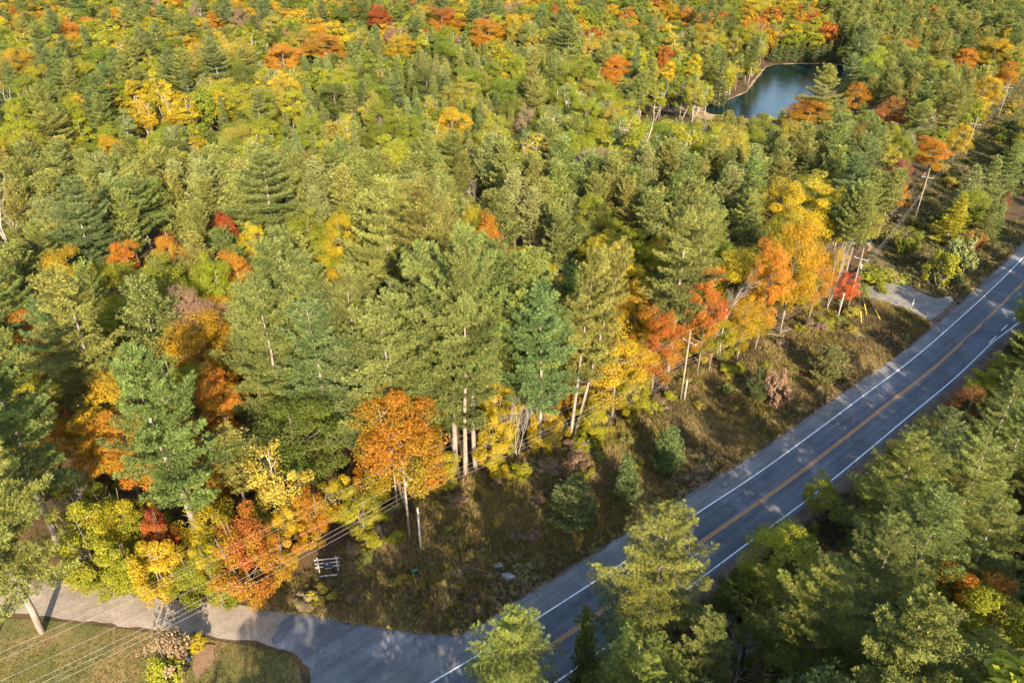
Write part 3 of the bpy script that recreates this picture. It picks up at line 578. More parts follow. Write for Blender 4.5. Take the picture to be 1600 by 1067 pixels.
for u, v, vt, w, t, s in [(160, 916, 785, 8, 'yellow-green', 'yellow-green bush at the lane end nearest the left edge'), (215, 926, 845, 6, 'yellow-green', 'yellow-green bush second along the lane'), (262, 936, 850, 6, 'yellow', 'yellow bush along the middle of the lane'),
    (312, 940, 868, 5, 'leaf green', 'green bush under the pine by the lane'), (350, 938, 845, 5, 'green and yellow', 'green and yellow bush left of the orange-red maple'), (400, 936, 800, 7.5, 'orange-red', 'orange-red maple bush at the lane corner'),
    (440, 908, 830, 4.5, 'orange', 'orange bush right of the orange-red maple bush'), (266, 880, 792, 4, 'red', 'red bush left of the pine by the lane'), (497, 846, 765, 5.5, 'orange', 'orange and yellow bush left of the first utility pole'),
    (566, 838, 765, 4.5, 'yellow-green', 'yellow-green bush above the white rail sign'), (456, 880, 800, 4.5, 'yellow', 'yellow bush left above the white rail sign'), (345, 870, 790, 7, 'yellow', 'tall yellow bush behind the lane pine'), (205, 870, 770, 8, 'green and yellow', 'tall green and yellow bush behind the lane bushes'),
    (590, 815, 745, 5, 'green and yellow', 'yellow bush at the left foot of the big orange maple'), (690, 770, 690, 5, 'yellow', 'yellow bush right of the big orange maple'), (770, 735, 650, 6, 'yellow', 'yellow bush right of the twin trunks'),
    (850, 712, 640, 5, 'golden', 'golden bush left of the crossing trunks'), (925, 690, 630, 5, 'yellow', 'yellow bush right of the crossing trunks'), (985, 650, 575, 6, 'yellow-green', 'yellow-green bush left of the thick pale trunk')]:
    B('bushy_maple', u, v, vt, w, t, s)
for u, v, vt, w, t, s in [(896, 830, 766, 6.2, 'bluegreen', 'largest dark bushy young pine on the verge'), (973, 788, 726, 3.6, 'bluegreen', 'narrow dark young pine in the middle of the verge'), (1040, 744, 684, 4.6, 'bluegreen', 'round dark young pine above the road bend on the verge'),
    (1286, 597, 549, 6.4, 'pale green', 'pale wide young pine on the verge near the yellow stakes'), (1181, 630, 583, 3.6, 'bluegreen', 'young pine at the shadow edge below the second utility pole')]:
    B('young_pine', u, v, vt, w, t, s)
B('shrub', 1207, 642, 588, 3.8, 'pink-brown', 'pink-brown shrub beside a young pine on the verge')
B('shrub', 1370, 444, 418, 9, 'leaf green', 'low spreading green shrub between driveway and pole')
B('shrub', 1345, 468, 446, 3.2, 'leaf green', 'small green shrub at the driveway pole foot')
B('shrub', 1413, 400, 360, 5, 'leaf green', 'bright green bush beside the sandy trail')
B('shrub', 1465, 452, 398, 6, 'yellow-green', 'yellow-green bush at the driveway mouth')
B('shrub', 1488, 442, 376, 7, 'pale green', 'pale grey-green bush beyond the driveway mouth')
B('shrub', 1512, 405, 362, 4, 'russet', 'russet bush behind the pale grey-green bush')
B('shrub', 312, 1012, 992, 2.2, 'yellow', 'small yellow shrub at the head of the wood chip bed')
B('shrub', 270, 1050, 1000, 4.6, 'dry brown', 'brownish garden shrub on the lawn beside the wood chips')
B('shrub', 268, 1075, 1035, 3.4, 'yellow-green', 'yellow-green garden shrub at the bottom edge of the lawn')
for u, v, h, w, t, s in [(1528, 262, 14, 9, 'pale green', 'pale green conifer on the highway side of the cleared strip'), (1566, 248, 15, 9.5, 'green', 'green conifer right of the pale one by the highway'), (1592, 225, 15, 9, 'green', 'green conifer at the right edge above the highway'),
    (1500, 308, 11, 8, 'yellow-green', 'yellow-green conifer nearest to the cleared strip'), (1135, 84, 19, 9, 'bluegreen', 'broad dark conifer on the left shore of the pond'), (995, 68, 19, 8, 'bluegreen', 'dark conifer left of the orange-red tree'), (925, 955, 16, 4, 'dark green', 'narrow dark conifer beside the road at the bottom'),
    (340, 150, 15, 6, 'green', 'young conifer left of the far conifers'), (545, 130, 16, 9, 'green', 'broad conifer in the far conifer group'), (615, 108, 16, 9, 'bluegreen', 'dark conifer right of the footpath')]:
    T('conical_conifer', u, v, h, w, t, s)
for q_, u in enumerate(range(1206, 1316, 11)):
    B('conical_conifer', u, 97.5, 62 + (q_ * 7) % 9, 5.2, 'bluegreen', ['first', 'second', 'third', 'fourth', 'fifth', 'sixth', 'seventh', 'eighth', 'ninth', 'tenth'][q_] + ' conifer from the left in the row on the far pond shore')
T('conical_conifer', 1577, 300, 7, 3, 'dull red', 'slim dull red tree at the right edge above the highway')
for u, v, h, w, t, s, q in [(1046, 784, 22, 11.5, 'lime', 'large olive pine reaching across the road in front', 0), (795, 984, 19, 10, 'lime', 'pine tip poking over the road at the bottom edge', 1), (1000, 1010, 17, 10, 'lime', 'olive pine at the bottom edge below the large one', 2),
    (1425, 690, 19, 12, 'lime', 'wide olive pine with pale twigs right of the road', 3), (1490, 640, 14, 7.5, 'bluegreen', 'bluish pine between the road and the wide olive pine', 2), (1322, 885, 19, 11, 'lime', 'broad yellowish pine right of the pale leafless tree', 0),
    (1462, 760, 20, 11, 'green', 'green pine below the wide olive pine', 1), (1548, 690, 18, 12, 'olive', 'olive pine near the right edge below the road', 2), (1592, 590, 16, 9, 'green', 'green pine at the right edge beside the dark verge', 3),
    (1395, 820, 19, 10, 'green', 'green pine between the broad yellowish and wide olive pines', 3), (1570, 800, 19, 10, 'olive', 'olive pine at the right edge above the orange maple', 1), (1540, 1005, 17, 10, 'lime', 'olive pine at the bottom edge right of the broken trunk', 0)]:
    T('near_pine', u, v, h, w * 1.25, t, s, var=q)
for u, v, h, w, t, s in [(1240, 828, 12, 9, 'yellow-green', 'leafy yellow-green tree on the dirt shoulder side'), (1530, 900, 13, 8, 'orange', 'orange maple among the roadside pines'), (1578, 930, 14, 9, 'yellow-green', 'yellow-green tree right of the orange roadside maple'), (1527, 605, 8, 6, 'russet', 'russet tree on the dark side of the highway'),
    (1290, 742, 7, 4, 'yellow-green', 'small yellow-green tree at the road edge beside the wide olive pine')]:
    T('broadleaf_tree', u, v, h, w, t, s)
for u, v, h in [(205, 122, 16), (236, 115, 17), (262, 134, 16), (286, 146, 15), (222, 158, 14), (343, 140, 15), (303, 206, 12)]:
    T('slender_tree', u, v, h, 8 if u < 300 else 5.5, 'yellow', {205: 'yellow tree at the left end of the far yellow grove', 236: 'tallest yellow tree of the far yellow grove', 262: 'yellow tree in the middle of the far grove', 286: 'yellow tree at the right end of the far grove', 222: 'lowest yellow tree of the far grove', 343: 'lone yellow tree among far conifers', 303: 'slim bright yellow tree below the far grove'}[u])
HEROES = list(TREES)

# ---- the rest of the forest
FE = px(*FOREST_EDGE); left_forest = FE + [(900, 1100), (-900, 1100), (-900, FE[0][1])]
rr_ = [tuple(q) for q in (Rdirt + nr * 1.6) if q[0] > -14]; right_forest = rr_ + [(500, 300), (400, -120), (-11, -60)]
between = px((1470, 400), (1480, 335), (1540, 280), (1600, 222), (1720, 205)) + [tuple(q) for q in (Eline - nr * 3.5) if 104 < q[0] < 230][::-1]
pond_clear = [(u, v - (9 if v > 160 else 0)) for u, v in pond_px]
clear_px = [pond_clear, [(1000, 158), (1110, 158), (1125, 186), (1000, 178)], [(594, 218), (598, 160), (612, 160), (608, 218)],
            [(0, 905), (400, 950), (725, 990), (800, 950), (1200, 690), (1415, 534), (1470, 470), (1600, 366), (1600, 500), (1372, 692), (1225, 808), (1135, 880), (1020, 960), (920, 1067), (0, 1067)],
            [(505, 870), (530, 868), (530, 895), (505, 897)], [(1335, 446), (1380, 380), (1470, 270), (1600, 120), (1600, 190), (1470, 330), (1400, 440)]]
ZONES = [  # (test, [(kind, weight, [tints])])
 (lambda u, v: v < 48 and u < 1300, [('broadleaf_tree', 6, ['orange', 'golden', 'leaf green', 'leaf green', 'mustard', 'yellow', 'dark green', 'yellow-green', 'leaf green', 'orange-red', 'golden', 'yellow-green']), ('tall_pine', 1.5, ['bluegreen', 'green']), ('slender_tree', 1, ['mustard', 'pink-brown'])]),
 (lambda u, v: v < 215 and u < 430, [('broadleaf_tree', 6, ['leaf green', 'dark green', 'yellow-green', 'mustard', 'leaf green', 'golden', 'yellow-green']), ('tall_pine', 1.5, ['bluegreen', 'green', 'olive']), ('slender_tree', 1.2, ['pale green', 'yellow-green', 'yellow'])]),
 (lambda u, v: v < 235 and u < 815, [('conical_conifer', 5.5, ['green', 'green', 'bluegreen', 'pale green', 'olive']), ('broadleaf_tree', 3, ['leaf green', 'mustard', 'yellow-green', 'yellow-green', 'leaf green', 'dark green', 'yellow']), ('slender_tree', 0.7, ['yellow-green', 'mustard'])]),
 (lambda u, v: v < 245 and u < 1190, [('slender_tree', 5, ['pale green', 'yellow-green', 'yellow-green', 'mustard', 'pale green', 'leaf green']), ('conical_conifer', 2, ['green', 'bluegreen', 'pale green']), ('broadleaf_tree', 4.5, ['leaf green', 'mustard', 'yellow-green', 'leaf green', 'yellow-green']), ('round_pine', 2, ['olive', 'green'])]),
 (lambda u, v: u >= 1190 and v < 330, [('round_pine', 4, ['olive', 'green', 'green']), ('tall_pine', 2, ['green', 'olive', 'bluegreen']), ('broadleaf_tree', 4.5, ['leaf green', 'mustard', 'yellow-green', 'yellow', 'leaf green', 'orange', 'dark green', 'yellow-green']), ('slender_tree', 1.6, ['mustard', 'pale green', 'dry brown'])]),
 (lambda u, v: v < 350, [('round_pine', 9, ['olive', 'olive', 'green', 'olive', 'pale green']), ('broadleaf_tree', .5, ['mustard', 'leaf green', 'dry brown']), ('tall_pine', .6, ['green', 'olive'])]),
 (lambda u, v: u < 560, [('tall_pine', 1.5, ['green', 'olive', 'bluegreen']), ('broadleaf_tree', 4, ['leaf green', 'golden', 'yellow-green', 'orange', 'yellow-green', 'green and yellow']), ('round_pine', 2, ['olive', 'green'])]),
 (lambda u, v: True, [('broadleaf_tree', 5, ['golden', 'yellow-green', 'yellow', 'orange', 'green and yellow', 'green and yellow', 'leaf green']), ('tall_pine', 1.0, ['green', 'olive']), ('round_pine', 2.2, ['olive', 'green'])]),
]
RIGHT = [('tall_pine', 6, ['olive', 'lime', 'green']), ('conical_conifer', 2, ['green', 'bluegreen', 'dark green']), ('broadleaf_tree', 2, ['yellow-green', 'leaf green', 'yellow-green', 'mustard'])]
SIZE = {'tall_pine': (20, 2.5, 10.0, 6.4), 'round_pine': (18, 1.5, 7.4, 4.9), 'conical_conifer': (12, 2.5, 6.2, 4.3), 'broadleaf_tree': (15.5, 2, 10.0, 6.8), 'slender_tree': (14, 2, 6.0, 4.4)}
grid = {}
def near(x, y, r):
    cx, cy2 = int(x // 8), int(y // 8)
    for i in range(cx - 1, cx + 2):
        for j in range(cy2 - 1, cy2 + 2):
            for (a, b2, c) in grid.get((i, j), ()):
                if (a - x) ** 2 + (b2 - y) ** 2 < ((r + c) * 0.5) ** 2: return True
    return False
def put(x, y, r): grid.setdefault((int(x // 8), int(y // 8)), []).append((x, y, r))
for t in HEROES: put(t['x'], t['y'], t['w'] * (0.55 if 'pine' in t['kind'] else 0.66) if t['kind'] != 'bare_tree' else 2)
HB = [((490, 866, 542, 908), 58.0)] + [(t['box'], t['y']) for t in HEROES if t['kind'] != 'shrub']
def blocks(x, y, h, w, hb=True):
    ut, vt, zc = P(x, y, h); pw = w * FPX / zc; vb = P(x, y, 0)[1]
    a0, a1 = ut - pw * .38, ut + pw * .38; top = vt + 2; low = vt + (vb - vt) * 0.6
    if ut < -250 or ut > 1850 or vt > 1200: return False
    for (b0, b1, b2, b3), by in (HB if hb else ()):
        if by > y + 0.5 and a1 > b0 and a0 < b2 and top < b3 and low > b1: return True
    for poly in clear_px:
        for q in ((-.2, 0, .2) if poly is pond_clear else (-.45, 0, .45)):
            for s in (0.02, .25, .5):
                if inside(poly, ut + q * pw, vt + (vb - vt) * s): return True
    return False
rs = random.Random(5)
def pick(zone):
    k = rs.choices(zone, [z[1] for z in zone])[0]; return k[0], rs.choice(k[2])
def try_fill(x, y, zone, hs=1.0, hb=True, tight=1.0):
    kind, tint = pick(zone); hm, hd, w, sp = SIZE[kind]; h = max(6, rs.gauss(hm, hd)) * hs; f = h / hm; w2 = w * f * rs.uniform(.85, 1.15); r = sp * f * tight
    if kind == 'broadleaf_tree' and y > 240: w2 *= 1.22; r *= 1.1
    if near(x, y, r): return
    for sc in (1, .72, .5):
        if not blocks(x, y, h * sc, w2 * sc, hb): break
    else: return
    put(x, y, r * max(sc, .7)); add_tree(kind, x, y, h * sc, w2 * sc, tint, hero=False)
def darts(n, xs, ys, inc, exc=()):
    ok = inside_np(inc, xs, ys)
    for e_ in exc: ok &= ~inside_np(e_, xs, ys)
    return zip(xs[ok].tolist(), ys[ok].tolist())
_y = 40 + 610 * RNG.random(52000) ** 0.62; _x = RNG.uniform(-1, 1, 52000) * (0.66 * _y + 45)
for x, y in darts(0, _x, _y, left_forest, [bank]):                # the wood on the far side of the highway
    u, v, _z = P(x, y, 14)
    z = next(zz for t, zz in ZONES if t(u, v)); try_fill(x, y, z)
for x, y in darts(0, RNG.uniform(-60, 190, 9000), RNG.uniform(-20, 170, 9000), right_forest):   # the pines on the near side, also those standing out of view below the frame
    out_ = P(x, y, 24)[1] > 1075
    if x < 7 and P(x, y, 30)[1] < 1120: continue
    try_fill(x, y, RIGHT, .76 if 13 < x < 30 and 14 < y < 43 else 1.35 if out_ else (.78 if x > 48 else 1.05), not (out_ or y < 60), .85 if out_ else .8)
for x, y in darts(0, RNG.uniform(85, 260, 1500), RNG.uniform(120, 330, 1500), between):
    try_fill(x, y, [('conical_conifer', 5, ['green', 'pale green', 'bluegreen']), ('broadleaf_tree', 2, ['leaf green', 'yellow-green'])], 1.0, True, .85)
# bushes along the forest edge and scattered over the verge
edge = resample(np.array(FE[3:19]), 400); edge_n = unit(np.gradient(edge, axis=0)); edge_n = np.c_[-edge_n[:, 1], edge_n[:, 0]]
for _ in range(150):
    i = rs.randrange(20, 400); d = rs.uniform(0.5, 7); x, y = edge[i] + edge_n[i] * d; h = rs.uniform(3.5, 7.5)
    if near(x, y, 2.2): continue
    if blocks(x, y, h, h * .5): h *= .6
    if P(x, y, 0)[1] > 840 and 460 < P(x, y, 0)[0] < 570: continue
    put(x, y, 2.4); add_tree('bushy_maple', x, y, h, h * .75, rs.choice(['yellow', 'yellow-green', 'green and yellow', 'golden', 'yellow-green', 'leaf green', 'orange', 'mustard']), hero=False)
for x, y in darts(0, RNG.uniform(-75, 75, 1500), RNG.uniform(48, 125, 1500), left_forest):       # saplings on the forest floor behind the edge
    if near(x, y, 2.4): continue
    h = rs.uniform(3, 6.5)
    if blocks(x, y, h, h * .6): continue
    put(x, y, 2.6); add_tree('bushy_maple', x, y, h, h * .85, rs.choice(['yellow-green', 'leaf green', 'green and yellow', 'dark green', 'golden', 'orange', 'leaf green']), hero=False)
for x, y in darts(0, RNG.uniform(0, 130, 1800), RNG.uniform(25, 150, 1800), right_forest):
    h = rs.uniform(2.5, 5.5)
    if near(x, y, 2.2) or blocks(x, y, h, h * .6, False): continue
    put(x, y, 2.4); add_tree('bushy_maple', x, y, h, h * .9, rs.choice(['yellow-green', 'leaf green', 'dark green', 'russet', 'dark green', 'mustard']), hero=False)
vset = []
for x, y in darts(0, RNG.uniform(-35, 76, 6000), RNG.uniform(46, 125, 6000), vpoly):
    de = np.min(np.hypot(edge[:, 0] - x, edge[:, 1] - y)); dr = np.min(np.hypot(Eline[:, 0] - x, Eline[:, 1] - y))
    if 478 < P(x, y, 0)[0] < 560 and 868 < P(x, y, 0)[1] < 930: continue
    if dr < 3.5 or rs.random() > max(.06, .75 - de * .065) * (1.5 * vnoise(x * .12 + 7, y * .12)): continue
    if near(x, y, 1.5) or len(vset) > 120: continue
    h = rs.uniform(.6, 1.6) * (1.25 if de < 5 else .75); put(x, y, 1.5); vset.append(1)
    add_tree('shrub', x, y, h, h * rs.uniform(1.3, 1.9), rs.choice(['mustard', 'yellow-green', 'dry brown', 'pink-brown', 'mustard', 'olive', 'mustard', 'yellow-green', 'dry brown']), hero=False)
for x, y in darts(0, RNG.uniform(60, 190, 700), RNG.uniform(118, 300, 700), cor, [drive, trail]):
    if near(x, y, 1.9) or rs.random() < .15: continue
    if np.min(np.hypot(Eline[:, 0] - x, Eline[:, 1] - y)) < 3: continue
    h = rs.uniform(.9, 3.2); put(x, y, 1.9); add_tree('shrub', x, y, h, h * 1.5, rs.choice(['dark green', 'leaf green', 'dry brown', 'olive', 'dark green', 'mustard']), hero=False)

# ---- labels that single out each tree: its look, and its rank from a landmark one can find
CATN = {'tall_pine': 'tall pine', 'round_pine': 'round-headed pine', 'conical_conifer': 'conical conifer', 'broadleaf_tree': 'broadleaf tree', 'slender_tree': 'slender tree', 'bushy_maple': 'leafy bush', 'shrub': 'low shrub', 'young_pine': 'young pine', 'near_pine': 'roadside pine', 'bare_tree': 'bare tree'}
CAT = {'tall_pine': 'pine', 'round_pine': 'pine', 'conical_conifer': 'conifer', 'broadleaf_tree': 'tree', 'slender_tree': 'tree', 'bushy_maple': 'bush', 'shrub': 'shrub', 'young_pine': 'pine', 'near_pine': 'pine', 'bare_tree': 'bare tree'}
GRP = {'tall_pine': 'tall pines of the forest', 'round_pine': 'round-headed pines in the middle distance', 'conical_conifer': 'conical conifers', 'broadleaf_tree': 'broadleaf trees in autumn colour', 'slender_tree': 'slender pale-stemmed trees', 'bushy_maple': 'leafy bushes at the forest edge', 'shrub': 'low shrubs on rough ground', 'young_pine': 'young pines on the verge', 'near_pine': 'pines on the near side of the highway', 'bare_tree': 'leafless trees'}
LAND = [('the pond', 1215, 145), ('the sandy clearing by the pond', 1065, 168), ('the driveway', 1400, 460), ('the white rail sign', 515, 885), ('the first utility pole', 637, 790), ('the second utility pole', 1070, 570), ('the driveway utility pole', 1338, 440),
        ('the corner of lane and highway', 690, 985), ('the top left corner', 0, 0), ('the top right corner', 1600, 0), ('the middle of the top edge', 800, 0), ('the bottom right corner', 1600, 1067), ('the highway at the right edge', 1600, 420), ('the middle of the left edge', 0, 533),
        ('the bare grey tree', 25, 350), ('the scarlet far maple', 690, 35), ('the far yellow grove', 240, 160), ('the small red maple', 345, 335), ('the bright yellow maple', 525, 345), ('the tall golden maple', 1215, 400), ('the thick pale trunk', 1055, 500),
        ('the crossing trunks', 915, 600), ('the twin bare trunks', 735, 650), ('the big orange maple', 640, 690), ('the dark green oak', 450, 680), ('the big golden maple', 172, 650), ('the round bright green tree', 238, 450), ('the footpath', 603, 190), ('the largest young pine', 896, 800),
        ('the pale young pine', 1286, 575), ('the yellow stakes', 1355, 495), ('the dead grey tree', 742, 290), ('the pond conifer', 1135, 115), ('the orange-red lane bush', 400, 860), ('the wide olive roadside pine', 1402, 740), ('the large pine across the road', 1040, 880), ('the far bluish pine', 330, 90),
        ('the broad orange strip maple', 1460, 235), ('the rounded leaf-green tree', 930, 335), ('the lone mid-forest pine', 402, 285), ('the pink far tree', 370, 30)]
ORD = ['', 'second ', 'third ', 'fourth ', 'fifth ', 'sixth ', 'seventh ', 'eighth ', 'ninth ', 'tenth ', 'eleventh ', 'twelfth ', 'thirteenth ', 'fourteenth ', 'fifteenth ', 'sixteenth ', 'seventeenth ', 'eighteenth ', 'nineteenth ', 'twentieth '] + ['%dth ' % q for q in range(21, 61)]
def in_view(t): return -t['pw'] * .45 < t['u'] < 1600 + t['pw'] * .45 and t['vb'] > 4 and t['vt'] < 1060
LIMIT = {'broadleaf_tree': 290, 'tall_pine': 250, 'round_pine': 290, 'conical_conifer': 260, 'slender_tree': 240}
ind, rest = [], []
for k in KIND:
    tt = [t for t in TREES if t['kind'] == k]; vis = [t for t in tt if in_view(t) or t['hero']]
    vis.sort(key=lambda t: (not t['hero'], -t['pw'])); lim = LIMIT.get(k, 300)
    vis2 = [t for t in vis if t['hero'] or t['pw'] > 16][:lim]; keep = set(map(id, vis2))
    ind += vis2; rest += [t for t in tt if id(t) not in keep and KIND[k]['far']]
cls = {}
for t in ind: cls.setdefault((t['kind'], t['tint']), []).append(t)
for (k, tn_), lst in cls.items():
    if not any(t['label'] is None for t in lst): continue
    rk = {}
    for li, (nm, lu, lv) in enumerate(LAND):
        for r, t in enumerate(sorted(lst, key=lambda q: (q['u'] - lu) ** 2 + (q['v'] - lv) ** 2)): rk.setdefault(id(t), []).append((r, ((t['u'] - lu) ** 2 + (t['v'] - lv) ** 2), li))
    for t in lst:
        if t['label'] is None:
            r, d, li = min(rk[id(t)]); o_ = ORD[r] if r < len(ORD) else 'farther '
            t['label'] = f"{tn_} {CATN[k]}, {o_}nearest to {LAND[li][0]}"

def zat(x, y):
    for nm, pl in (('roadside_verge', vpoly), ('utility_corridor', cor)):
        if inside(pl, x, y): return float(SURF[nm](x, y)[0])
    return 0.0
def place(t):
    K = KIND[t['kind']]; q = t['var'] if t['var'] is not None else rs.randrange(len(K['crown'])); q %= len(K['crown'])
    r = thing(t['kind'], t['label'], CAT[t['kind']], (t['x'], t['y'], zat(t['x'], t['y'])), rs.uniform(0, 6.283), GRP[t['kind']])
    sz = t['h'] / K['h']; sx = t['w'] / (2 * K['R']); r.scale = (sx, sx, sz)
    if t['tilt'] != (0, 0): r.rotation_euler = (Matrix.Rotation(t['tilt'][1], 3, 'Y') @ Matrix.Rotation(t['tilt'][0], 3, 'X') @ Matrix.Rotation(r.rotation_euler.z, 3, 'Z')).to_euler()
    a = obj('branches' if t['kind'] == 'bare_tree' else 'crown', K['crown'][q], r); obj('trunk', K['trunk'][q], r)
    jit = 1 + rs.gauss(0, .09); hue = rs.gauss(0, .05)
    for nm, c in zip(('tint', 'tint2'), TINT[t['tint']]): a[nm] = [c[0] * jit * (1 + hue), c[1] * jit * (1 - hue * .4), c[2] * jit]
for t in ind: place(t)

# ---- the mass of farther trees: one object, its points carry shared tree shapes
protos = bpy.data.collections.new('forest_shapes'); pidx = {}; names = []
for k in sorted(KIND):
    for q, me in enumerate(KIND[k]['far']):
        nm = 'shape_%02d' % len(names); names.append(nm); protos.objects.link(bpy.data.objects.new(nm, me)); pidx.setdefault(k, []).append(len(names) - 1)
me = bpy.data.meshes.new('forest'); n = len(rest); me.vertices.add(n)
me.vertices.foreach_set('co', np.array([[t['x'], t['y'], 0] for t in rest], np.float32).ravel())
def pattr(nm, ty, key, val): a = me.attributes.new(nm, ty, 'POINT'); a.data.foreach_set(key, np.asarray(val).ravel())
jj = 1 + RNG.normal(0, .09, n)
pattr('shape', 'INT', 'value', np.array([rs.choice(pidx[t['kind']]) for t in rest], np.int32))
pattr('size', 'FLOAT_VECTOR', 'vector', np.array([[t['w'] / (2 * KIND[t['kind']]['R'])] * 2 + [t['h'] / KIND[t['kind']]['h']] for t in rest], np.float32))
pattr('turn', 'FLOAT_VECTOR', 'vector', np.array([[0, 0, rs.uniform(0, 6.283)] for t in rest], np.float32))
for nm, q in (('tint', 0), ('tint2', 1)): pattr(nm, 'FLOAT_VECTOR', 'vector', np.array([TINT[t['tint']][q] for t in rest], np.float32) * jj[:, None])
fo = obj('forest', me); fo['kind'] = 'stuff'; fo['label'] = 'dense mixed autumn forest receding into the distance'; fo['category'] = 'forest'
ng = bpy.data.node_groups.new('forest_points', 'GeometryNodeTree'); ng.interface.new_socket('Geometry', in_out='INPUT', socket_type='NodeSocketGeometry'); ng.interface.new_socket('Geometry', in_out='OUTPUT', socket_type='NodeSocketGeometry')
N_ = ng.nodes; gi = N_.new('NodeGroupInput'); go = N_.new('NodeGroupOutput'); ip = N_.new('GeometryNodeInstanceOnPoints'); ci = N_.new('GeometryNodeCollectionInfo'); ci.inputs['Collection'].default_value = protos; ci.inputs['Separate Children'].default_value = True; ci.inputs['Reset Children'].default_value = True
def na(nm, ty): a = N_.new('GeometryNodeInputNamedAttribute'); a.data_type = ty; a.inputs['Name'].default_value = nm; return next(s for s in a.outputs if s.enabled and s.name == 'Attribute')
ip.inputs['Pick Instance'].default_value = True; K_ = ng.links.new
K_(gi.outputs[0], ip.inputs['Points']); K_(ci.outputs[0], ip.inputs['Instance']); K_(na('shape', 'INT'), ip.inputs['Instance Index'])
er = N_.new('FunctionNodeEulerToRotation'); K_(na('turn', 'FLOAT_VECTOR'), er.inputs[0]); K_(er.outputs[0], ip.inputs['Rotation']); K_(na('size', 'FLOAT_VECTOR'), ip.inputs['Scale']); K_(ip.outputs[0], go.inputs[0])
md = fo.modifiers.new('points', 'NODES'); md.node_group = ng
print('individual trees', len(ind), 'forest mass', len(rest), {k: sum(t['kind'] == k for t in ind) for k in KIND})

# ------------------------------------------------------------------ power line
POLES = [(-50.3, 33.6), (-12.23, 62.15), (25.89, 90.7), (62.8, 119.35), G(1452, 268, 12.4), G(1527, 186, 12.4)]
dlt = np.array(POLES[5]) - np.array(POLES[4]); POLES += [tuple(np.array(POLES[5]) + dlt), tuple(np.array(POLES[5]) + 2 * dlt)]
PLAB = ['wooden utility pole beyond the lawn at the lower left', 'wooden utility pole in front of the big orange maple', 'wooden utility pole beside the thick pale pine trunk', 'wooden utility pole at the driveway', 'wooden utility pole beside the broad orange maple of the cleared strip', 'wooden utility pole next to the yellow tree of the cleared strip', 'farthest wooden utility pole in view, before the golden maple', 'wooden utility pole past the right edge of the picture']
pole_b = MB(); pole_b.tube([(0, 0, -.3), (0, 0, 6), (0, 0, 12.4)], [.15, .125, .09], 12); pole_m = pole_b.mesh('pole_shaft', [M['pole']])
arm_b = MB(); arm_b.box((0, .13, 10.4), (2.6, .1, .13)); arm_m = arm_b.mesh('crossarm', [M['grey_arm']])
brc = MB()
for s_ in (-1, 1): brc.tube([(s_ * .75, .2, 10.36), (s_ * .06, .16, 9.7)], [.018, .018], 5)
brc_m = brc.mesh('arm_brace', [M['dark_metal']])
ins = MB(); ins.tube([(0, 0, 0), (0, 0, .04), (0, 0, .06), (0, 0, .1), (0, 0, .12), (0, 0, .17), (0, 0, .2)], [.02, .02, .06, .05, .06, .045, .02], 8); ins_m = ins.mesh('insulator', [M['porcelain']])
tf = MB(); tf.tube([(.33, 0, 8.6), (.33, 0, 8.62), (.33, 0, 9.4), (.33, 0, 9.45), (.33, 0, 9.5)], [.05, .2, .2, .16, .05], 12); tf.tube([(.33, 0, 9.45), (.33, 0, 9.7)], [.035, .025], 6); tf_m = tf.mesh('transformer', [M['grey_arm']])
WOFF = [(-1.15, .13, 10.68), (0, 0, 12.6), (1.15, .13, 10.68), (.17, 0, 8.1), (.17, 0, 7.4), (.17, 0, 6.7)]
PZ = []; ANCH = []
for i, (x, y) in enumerate(POLES):
    a, b2 = POLES[max(i - 1, 0)], POLES[min(i + 1, len(POLES) - 1)]; rz = math.atan2(b2[1] - a[1], b2[0] - a[0]) - math.pi / 2
    z = zat(x, y); t = thing('utility_pole', PLAB[i], 'utility pole', (x, y, z), rz, 'poles of the power line')
    obj('shaft', pole_m, t); c = obj('crossarm', arm_m, t); obj('arm_brace', brc_m, c)
    for w in WOFF[:3]: obj('insulator', ins_m, t, (w[0], w[1], w[2] - .21))
    if i in (1, 3): obj('transformer', tf_m, t)
    R_ = rotz(rz); ANCH.append([np.array([x, y, z]) + R_ @ np.array(w) for w in WOFF])
for k_, nm in enumerate(['power line wire on the forest end of the crossarms', 'topmost power line wire over the pole tips', 'power line wire on the road end of the crossarms', 'highest of the three lower communication cables', 'middle one of the three lower communication cables', 'lowest of the three lower communication cables']):
    wb = MB(); pts = []
    for i in range(len(POLES) - 1):
        a, b2 = ANCH[i][k_], ANCH[i + 1][k_]
        for j in range(14): s_ = j / 14; pts.append(a + (b2 - a) * s_ - UP * (0.75 if k_ < 3 else .95) * 4 * s_ * (1 - s_))
    pts.append(ANCH[-1][k_]); wb.tube(pts, [.010 if k_ < 3 else .013] * len(pts), 4); o = obj('overhead_wire', wb.mesh('overhead_wire', [M['wire']])); tag(o, nm, 'wire', 'wires of the power line')
# short poles standing beside the tall ones
for (u, v), vt, lab in [((658, 863), 802, 'short grey pole stub beside the first utility pole'), ((1068, 631), 600, 'short grey pole stub beside the second utility pole'), ((1308, 499), 462, 'pale short pole stub beside the driveway pole'), ((621, 794), 734, 'pale broken birch snag left of the first utility pole')]:
    x, y = G(u, v); z = zat(x, y); h = height_for((x, y), vt); b2 = MB(); b2.tube(np.c_[[0, .02, .05, .03], [0, .03, .02, .04], [-.2, h * .4, h * .8, h]], [.15, .13, .12, .1], 9)
    b2.tube([(.05, .03, h * .72), (.22, .1, h * .86)], [.03, .015], 5); t = thing('pole_stub', lab, 'post', (x, y, z)); obj('shaft', b2.mesh('stub_shaft', [M['bark_birch'] if 'birch' in lab else M['dead']]), t)
    q = MB(); q.tube([(.03, .04, h), (.03, .04, h + .06)], [.115, .07], 9); obj('cap', q.mesh('stub_cap', [M['dead']]), t)
